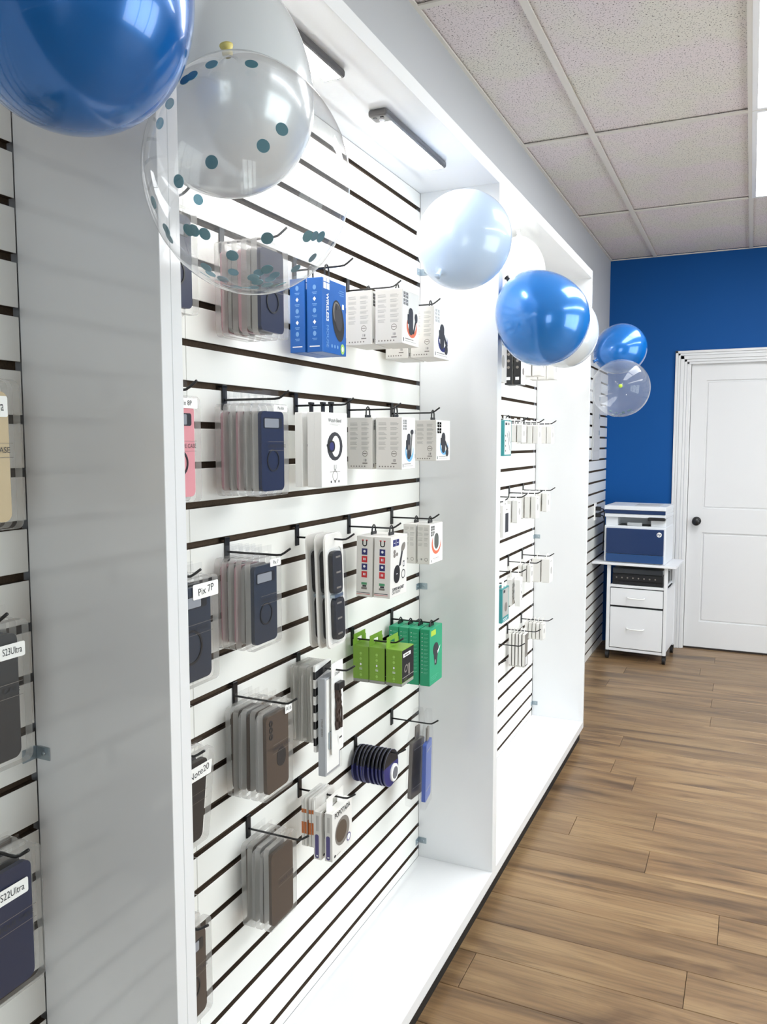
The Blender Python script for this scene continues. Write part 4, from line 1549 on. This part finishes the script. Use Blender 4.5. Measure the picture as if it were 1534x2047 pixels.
# -- far bay
FC = [2.62, 2.89, 3.17, 3.443, 3.682]
for row in ('top', 'second', 'third', 'fourth', 'bottom'):
    for c, y in enumerate(FC):
        if c == 0:
            continue
        hook(y, row, f'{COLN[c]} from the left in the {row} row, far bay')


def far_row(proto, c, row, xs_, desc, first=None, rz=0.0):
    for k, x in enumerate(sorted(xs_, reverse=True)):
        q = proto if k == 0 else copy_tree(proto)
        d = first if (first and k == 0) else desc
        hang(q, x, FC[c], row, d + ', ' + place_label(k, c, row, 'far'), 'box', 'cartons in the far bay', rz)


far_row(small_box(.095, .030, .150, .022, 'plain'), 1, 'top', [.112, .07], 'plain white carton')
BLKC = mat('carton_black', S(22, 22, 24), .4)
far_row(small_box(.070, .029, .150, .014, 'blackside', m=BLKC), 2, 'top', [.114, .078], 'black carton with white front')
far_row(small_box(.070, .040, .092, .018, 'plain'), 3, 'top', [.125, .080, .036], 'plain white carton')
far_row(small_box(.070, .036, .090, .018, 'plain'), 4, 'top', [.128, .090, .05], 'plain white carton')
TEALC = mat('carton_sea_teal', S(46, 140, 142), .4)
far_row(small_box(.100, .015, .130, .006, 'tealedge', m=TEALC), 1, 'second', [.140, .115], 'teal-edged carton')
far_row(small_box(.060, .020, .070, .016, 'plain'), 2, 'second', [.125, .10, .076, .052], 'small white carton')
far_row(small_box(.060, .022, .078, .014, 'plain'), 3, 'second', [.122, .097, .072, .047], 'small white carton')
far_row(small_box(.060, .022, .078, .014, 'plain'), 4, 'second', [.125, .100, .075], 'small white carton')
far_row(small_box(.090, .012, .118, .012, 'darkwindow'), 1, 'third', [.141, .12], 'white carton with dark window')
far_row(small_box(.064, .022, .090, .014, 'plain'), 2, 'third', [.110, .084], 'white carton')
far_row(small_box(.064, .022, .095, .014, 'plain'), 3, 'third', [.118, .090, .062], 'white carton')
far_row(small_box(.064, .022, .085, .014, 'plain'), 4, 'third', [.110, .080], 'white carton')
far_row(small_box(.096, .013, .128, .016, 'tealgrey', m=TEALC), 1, 'fourth', [.140, .115], 'teal carton with grey front')
far_row(small_box(.090, .020, .108, .026, 'earbud'), 2, 'fourth', [.122, .090], 'white carton with earbud picture', rz=.15)
far_row(small_box(.050, .016, .075, .010, 'plain'), 3, 'fourth', [.100, .08, .06], 'white carton')
far_row(small_box(.068, .038, .110, .012, 'plain'), 4, 'fourth', [.120, .076], 'white carton')
far_row(small_box(.055, .011, .150, .012, 'slimdark'), 3, 'bottom', [.082, .066, .051, .036, .021], 'slim white pack', 'slim pack with grey front')
far_row(small_box(.055, .014, .078, .012, 'plain'), 4, 'bottom', [.104, .086, .068, .050, .032], 'slim white pack')


# ================================================================== CORNER: panel, outlet, printer cart
t = tag(E_('breaker_panel', (0, 5.588, 1.352)), 'grey metal breaker panel cover on slatwall beside blue wall', 'panel')
bm = nb(); box(bm, 0, .006, -.140, .135, 0, .60); bevel(bm, .002, 1)
O('cover_plate', bm, PAINT, t)
bm = nb(); box(bm, .006, .0095, -.115, .100, .06, .55); bevel(bm, .0015, 1)
d_ = O('cover_door', bm, PAINT, t)
bm = nb()
for z in (.17, .28, .40):
    box(bm, .0095, .013, .070, .085, z, z + .03)
O('latch', bm, STEEL, d_)

t = tag(E_('wall_outlet', (0, 5.62, .997)), 'white wall outlet with black plugs behind the printer', 'outlet')
bm = nb(); box(bm, 0, .007, -.036, .036, -.058, .058); bevel(bm, .002, 2)
O('cover_plate', bm, PAPER, t)
for z in (-.024, .022):
    bm = nb(); box(bm, .006, .042, -.013, .013, z - .014, z + .014); bevel(bm, .003, 2)
    pg = O('plug', bm, BPLAS, t)
    bm = nb(); tube(bm, [(.042, 0, z), (.055, .006, z - .002), (.060, .03, z - .03), (.058, .05, z - .12), (.05, .06, z - .25)], .0035, 8)
    O('power_cord', bm, BPLAS, pg, smooth=True)

CART = tag(E_('printer_cart', (.296, 5.545, 0), math.radians(-3.5)), 'white rolling cart with two drawers beneath the printer', 'cart')
CW = mat('cart_white', S(232, 233, 236), .35, noise=(4, .015, (1, 1, 1)))
cx0, cx1, cy0, cy1 = -.195, .198, .0, .36
for x in (cx0, cx1 - .022):
    for y in (cy0, cy1 - .022):
        bm = nb(); box(bm, x, x + .022, y, y + .022, .058, .648); bevel(bm, .002, 1)
        O('post', bm, CW, CART)
bm = nb(); box(bm, cx0 - .098, cx1 + .055, -.03, .345, .648, .664); bevel(bm, .002, 1)
O('top_shelf', bm, CW, CART)
bm = nb(); box(bm, cx0 + .022, cx1 - .022, .004, cy1 - .004, .495, .512); bevel(bm, .001, 1)
O('middle_shelf', bm, CW, CART)
bm = nb(); box(bm, cx0 + .022, cx1 - .022, .006, cy1 - .004, .058, .076); bevel(bm, .001, 1)
O('base_board', bm, CW, CART)
for x in (cx0 + .003, cx1 - .012):
    bm = nb(); box(bm, x, x + .009, .022, cy1 - .022, .076, .495)
    O('side_board', bm, CW, CART)
bm = nb(); box(bm, cx0 + .022, cx1 - .022, cy1 - .012, cy1 - .004, .076, .648)
O('back_board', bm, CW, CART)
bm = nb(); box(bm, cx0 + .0225, cx1 - .0225, .020, .30, .080, .492)
O('drawer_gap_shade', bm, INKK, CART)  # solid black block painting the shade behind the drawer fronts
for z0, z1 in ((.372, .488), (.082, .358)):
    bm = nb(); box(bm, cx0 + .026, cx1 - .026, .002, .020, z0, z1); bevel(bm, .0015, 1)
    dr = O('drawer_front', bm, CW, CART)
    zc = (z0 + z1) / 2
    bm = nb(); tube(bm, [(-.055, .002, zc), (-.050, -.018, zc), (-.03, -.024, zc - .002), (.03, -.024, zc - .002), (.050, -.018, zc), (.055, .002, zc)], .0048, 8)
    O('handle', bm, PAPER, dr, smooth=True)
for x in (cx0 + .011, cx1 - .011):
    for y in (cy0 + .011, cy1 - .011):
        bm = nb(); cyl(bm, (x - .010, y, .0242), (x + .010, y, .0242), .024, 20); box(bm, x - .013, x + .013, y - .012, y + .012, .030, .058)
        O('caster', bm, BPLAS, CART)
cart_m = Matrix.Translation((.296, 5.545, 0)) @ Matrix.Rotation(math.radians(-3.5), 4, 'Z')

# printer on the cart
pl_ = cart_m @ Vector((-.022, .0, .664))
PR = tag(E_('laser_printer', pl_, math.radians(-3.5)), 'white and navy multifunction printer standing on the cart', 'printer')
PWm = mat('printer_white', S(228, 231, 236), .35, noise=(4, .015, (1, 1, 1)))
PNV = mat('printer_navy', S(16, 46, 92), .3, noise=(8, .04, (1, 1, 1)))
PNV2 = mat('printer_navy_tray', S(30, 70, 122), .35, noise=(8, .04, (1, 1, 1)))
hx = .200
bm = nb(); box(bm, -hx, hx, .012, .335, 0, .250); bevel(bm, .008, 3)
bd = O('body', bm, PWm, PR)
bm = nb(); box(bm, -hx + .016, hx - .012, -.002, .014, .062, .232); bevel(bm, .003, 2)
fr_ = O('front_door', bm, PNV, PR)
bm = nb(); box(bm, -hx + .016, hx - .012, -.004, .014, .006, .060); bevel(bm, .003, 2)
O('paper_tray', bm, PNV2, PR)
bm = nb(); lathe(bm, ((0, -.001), (.016, -.001), (.016, 0)), (0, 1, 0), (hx - .040, -.002, .200), 28)
lg = O('logo_disc', bm, PAPER, fr_)
vs, fs = text_polys('hp', .024, True)
bm = nb()
nv = [bm.verts.new((hx - .040 + x + .22 * y, -.0034, .2005 + y)) for x, y, z in vs]
for f in fs:
    try:
        bm.faces.new([nv[i_] for i_ in f])
    except ValueError:
        pass
O('lettering', bm, PNV, fr_, fix=False)
bm = nb()
box(bm, -hx + .004, -hx + .085, .030, .33, .248, .306); box(bm, hx - .10, hx - .004, .030, .33, .248, .306)
box(bm, -hx + .084, hx - .099, .16, .33, .248, .306); bevel(bm, .004, 2)
O('output_bay', bm, PWm, PR)
bm = nb(); box(bm, -hx + .085, hx - .10, .032, .16, .2485, .252)
O('output_tray', bm, BPLAS, PR)
bm = nb(); box(bm, -.05, .045, .012, .028, .250, .272); bevel(bm, .003, 2)
O('paper_stop', bm, mat('printer_grey', S(180, 184, 188), .4), PR)
bm = nb(); box(bm, hx - .115, hx - .005, -.012, .10, .292, .312); bevel(bm, .004, 2)
cp = O('control_panel', bm, BPLAS, PR)
bm = nb(); box(bm, hx - .105, hx - .015, -.008, .06, .3121, .3130)
O('touch_screen', bm, INKK, cp)
bm = nb(); box(bm, -hx + .002, hx - .002, .006, .335, .306, .330); bevel(bm, .004, 2)
O('scanner_base', bm, PWm, PR)
bm = nb(); box(bm, -hx + .004, hx - .006, .002, .02, .330, .356); bevel(bm, .003, 2)
O('scanner_band', bm, PNV, PR)
bm = nb(); box(bm, -hx + .004, hx - .004, .014, .335, .330, .356); box(bm, -hx, hx, -.004, .340, .356, .384); bevel(bm, .004, 2)
sl = O('scanner_lid', bm, PWm, PR)
bm = nb(); box(bm, -.01, hx - .05, .04, .20, .3842, .3868); bevel(bm, .001, 1)
O('document_feeder', bm, PAINT, sl)

# black printer on the cart's middle shelf
p2 = cart_m @ Vector((.0015, .012, .512))
P2 = tag(E_('inkjet_printer', p2, math.radians(-3.5)), 'black inkjet printer tucked on the cart shelf', 'printer')
bm = nb(); box(bm, -.165, .165, .01, .30, 0, .075); bevel(bm, .006, 2)
O('body', bm, BPLAS, P2)
bm = nb(); box(bm, -.163, .163, .004, .29, .076, .112); bevel(bm, .006, 2)
O('scanner_lid', bm, mat('printer_charcoal', S(52, 56, 62), .25), P2)
bm = nb(); box(bm, -.16, .16, .0, .012, .030, .068); bevel(bm, .003, 2)
cpn = O('control_panel', bm, INKK, P2)
for k in range(8):
    bm = nb(); lathe(bm, ((0, -.0015), (.0045, -.0012), (.0055, 0)), (0, 1, 0), (-.135 + k * .036, 0.0, .050), 12)
    O('button', bm, INKMG, cpn)
bm = nb(); box(bm, -.12, .12, .002, .012, .004, .024); bevel(bm, .002, 1)
O('paper_slot', bm, INKK, P2)


# ================================================================== BALLOONS
def latex(name, col, rough, metal, trans=0.0, coat=.6):
    m = mat(name, col, rough, metal, .6, coat, noise=(6, .05, (1, 1, 1)))
    b = m.node_tree.nodes['Principled BSDF']
    b.inputs['Subsurface Weight'].default_value = trans
    b.inputs['Subsurface Radius'].default_value = (.05, .05, .05)
    b.inputs['Subsurface Scale'].default_value = 1.0
    return m


LBLUE = latex('latex_blue', S(12, 106, 188), .22, .25)
LBLUE2 = latex('latex_blue_bright', S(40, 130, 216), .22, .2)
LPALE = latex('latex_pale_blue', S(196, 218, 246), .3, 0.0)
LPEARL = latex('latex_pearl', S(224, 230, 234), .22, .15)
LWHITE = latex('latex_white', S(240, 238, 232), .28, 0.0)


def balloon(label, c, R, axis, up, down, m, knot=None, group='party balloons', dots=None, smalldots=0):
    axis = Vector(axis).normalized()
    t = tag(E_('balloon', c), label, 'balloon', group)
    prof = []
    N = 36
    for i in range(N + 1):
        a = PI * i / N
        cz = -math.cos(a)
        r = R * math.sin(a)
        if cz > 0:
            z = up * cz
            r *= (1 - .10 * cz ** 2.2)
        else:
            z = down * cz
        prof.append((max(r, 0.0) if 0 < i < N else 0.0, z))
    prof = prof[:-1] + [(.009, up + .001), (.006, up + .004), (.0045, up + .008)]
    bm = nb(); lathe(bm, prof, axis, (0, 0, 0), 64)
    O('skin', bm, m, t, smooth=True)
    bm = nb(); lathe(bm, ((.0045, up + .006), (.0065, up + .009), (.0065, up + .012), (.0045, up + .014), (.008, up + .018), (.0085, up + .020), (.0, up + .019)), axis, (0, 0, 0), 20)
    O('knot', bm, knot or m, t, smooth=True)
    return t


CONF = mat('confetti_teal', S(84, 142, 158), .3, metal=.35, noise=(60, .06, (1, 1, 1)))
balloon('large shiny blue balloon cut off by the upper left corner', (.331, .636, 1.905), .1185, (.3, .1, 1), .150, .121, LBLUE, group='blue balloons')
cb = balloon('clear confetti balloon with yellow knot, largest transparent one', (.392, .852, 1.792), .1245, (-.1794, .0114, .9837), .143, .140, CONF_SKIN,
             mat('knot_yellow', S(222, 206, 120), .5), group='clear confetti balloons')
DOTS = [(0.033, -0.1183, -0.0224), (0.0829, -0.0928, -0.0045), (0.0968, -0.0763, 0.0165), (-0.0113, -0.1191, -0.037), (0.0229, -0.1012, 0.0884), (0.0029, -0.1101, 0.0766), (-0.0047, -0.1117, 0.0732), (-0.1079, -0.0114, 0.1018), (-0.1163, -0.021, 0.0757), (-0.0679, -0.0944, -0.0464), (-0.0595, -0.0829, -0.0755), (-0.0628, -0.0739, -0.0827), (-0.0175, -0.0957, -0.0836), (-0.0097, -0.0958, -0.085), (0.0031, -0.093, -0.0895), (0.0668, -0.0619, -0.094), (0.0963, -0.0209, -0.0856), (0.0312, 0.1122, -0.0484), (0.1015, 0.0019, -0.0815), (0.0232, -0.0685, -0.1104), (0.0396, 0.0913, -0.0821), (-0.0236, -0.0555, -0.1171), (0.0162, 0.0871, -0.0949), (0.0472, -0.0321, -0.1212), (-0.0619, 0.0552, -0.0987), (-0.0147, -0.0346, -0.1279), (-0.0356, 0.077, -0.0975), (0.0258, -0.0293, -0.1286), (-0.0141, 0.0713, -0.1088), (-0.0565, -0.0141, -0.1153), (-0.0408, -0.0007, -0.1219), (-0.013, -0.0092, -0.1331), (-0.0207, 0.0408, -0.1245), (0.0266, -0.0001, -0.1323), (0.021, 0.0402, -0.1239), (0.0237, -0.0175, -0.1316), (-0.0122, 0.0794, -0.1023), (-0.071, 0.0174, -0.1069), (-0.0173, 0.0167, -0.1291), (-0.0344, 0.0046, -0.128), (0.0607, -0.0798, 0.0906), (-0.1143, 0.0518, 0.0012)]
bm = nb(); lathe(bm, ((0, -.0003), (.0072, -.0003), (.0072, .0003), (0, .0003)), (0, 0, 1), (0, 0, 0), 18)
DOTM = mesh_of('confetti_dot', bm, CONF)
for d in DOTS:
    v = Vector(d)
    o = O('confetti_dot', DOTM, None, cb)
    o.location = v * .985
    n = Vector((v.x, v.y, v.z * .8)).normalized()
    o.rotation_euler = n.to_track_quat('Z', 'Y').to_euler()
balloon('pearl white balloon behind the large clear confetti balloon', (.213, 1.062, 1.985), .1355, (.10, -.10, 1), .190, .135, LPEARL, group='white balloons')
balloon('pale blue balloon over the edge between middle and far bay', (.261, 2.047, 1.997), .1235, (-.22, -.73, -.74), .138, .128, LPALE)
balloon('bright blue balloon with black knot hanging over the far bay', (.387, 2.419, 1.831), .135, (-.129, .02, .149), .168, .130, LBLUE2, BPLAS, group='blue balloons')
balloon('teardrop white balloon behind the pale blue balloon, far bay', (.195, 2.86, 2.072), .088, (-.05, -.05, 1), .125, .10, LWHITE, group='white balloons')
balloon('translucent white balloon half hidden behind the bright blue balloon', (.334, 2.95, 1.868), .122, (-.2, .2, .9), .15, .130, LPEARL, group='white balloons')
balloon('small blue balloon in front of the blue wall', (.374, 4.076, 1.923), .120, (-.118, -.11, -.07), .148, .120, LBLUE, group='blue balloons')
fb = balloon('small clear confetti balloon beneath the farthest blue balloon', (.399, 3.903, 1.722), .134, (.14, -.98, .0), .140, .134, CONF_SKIN, INKYG, group='clear confetti balloons')
for k in range(14):
    a = rj.uniform(-1.2, .25)
    v = Vector((math.sin(.5 + a * .8) * .8, -.35 + rj.uniform(-.2, .2), -.9)).normalized() * .128
    o = O('confetti_dot', DOTM, None, fb)
    o.location = v
    o.rotation_euler = v.to_track_quat('Z', 'Y').to_euler()
    o.scale = (.8, .8, 1)
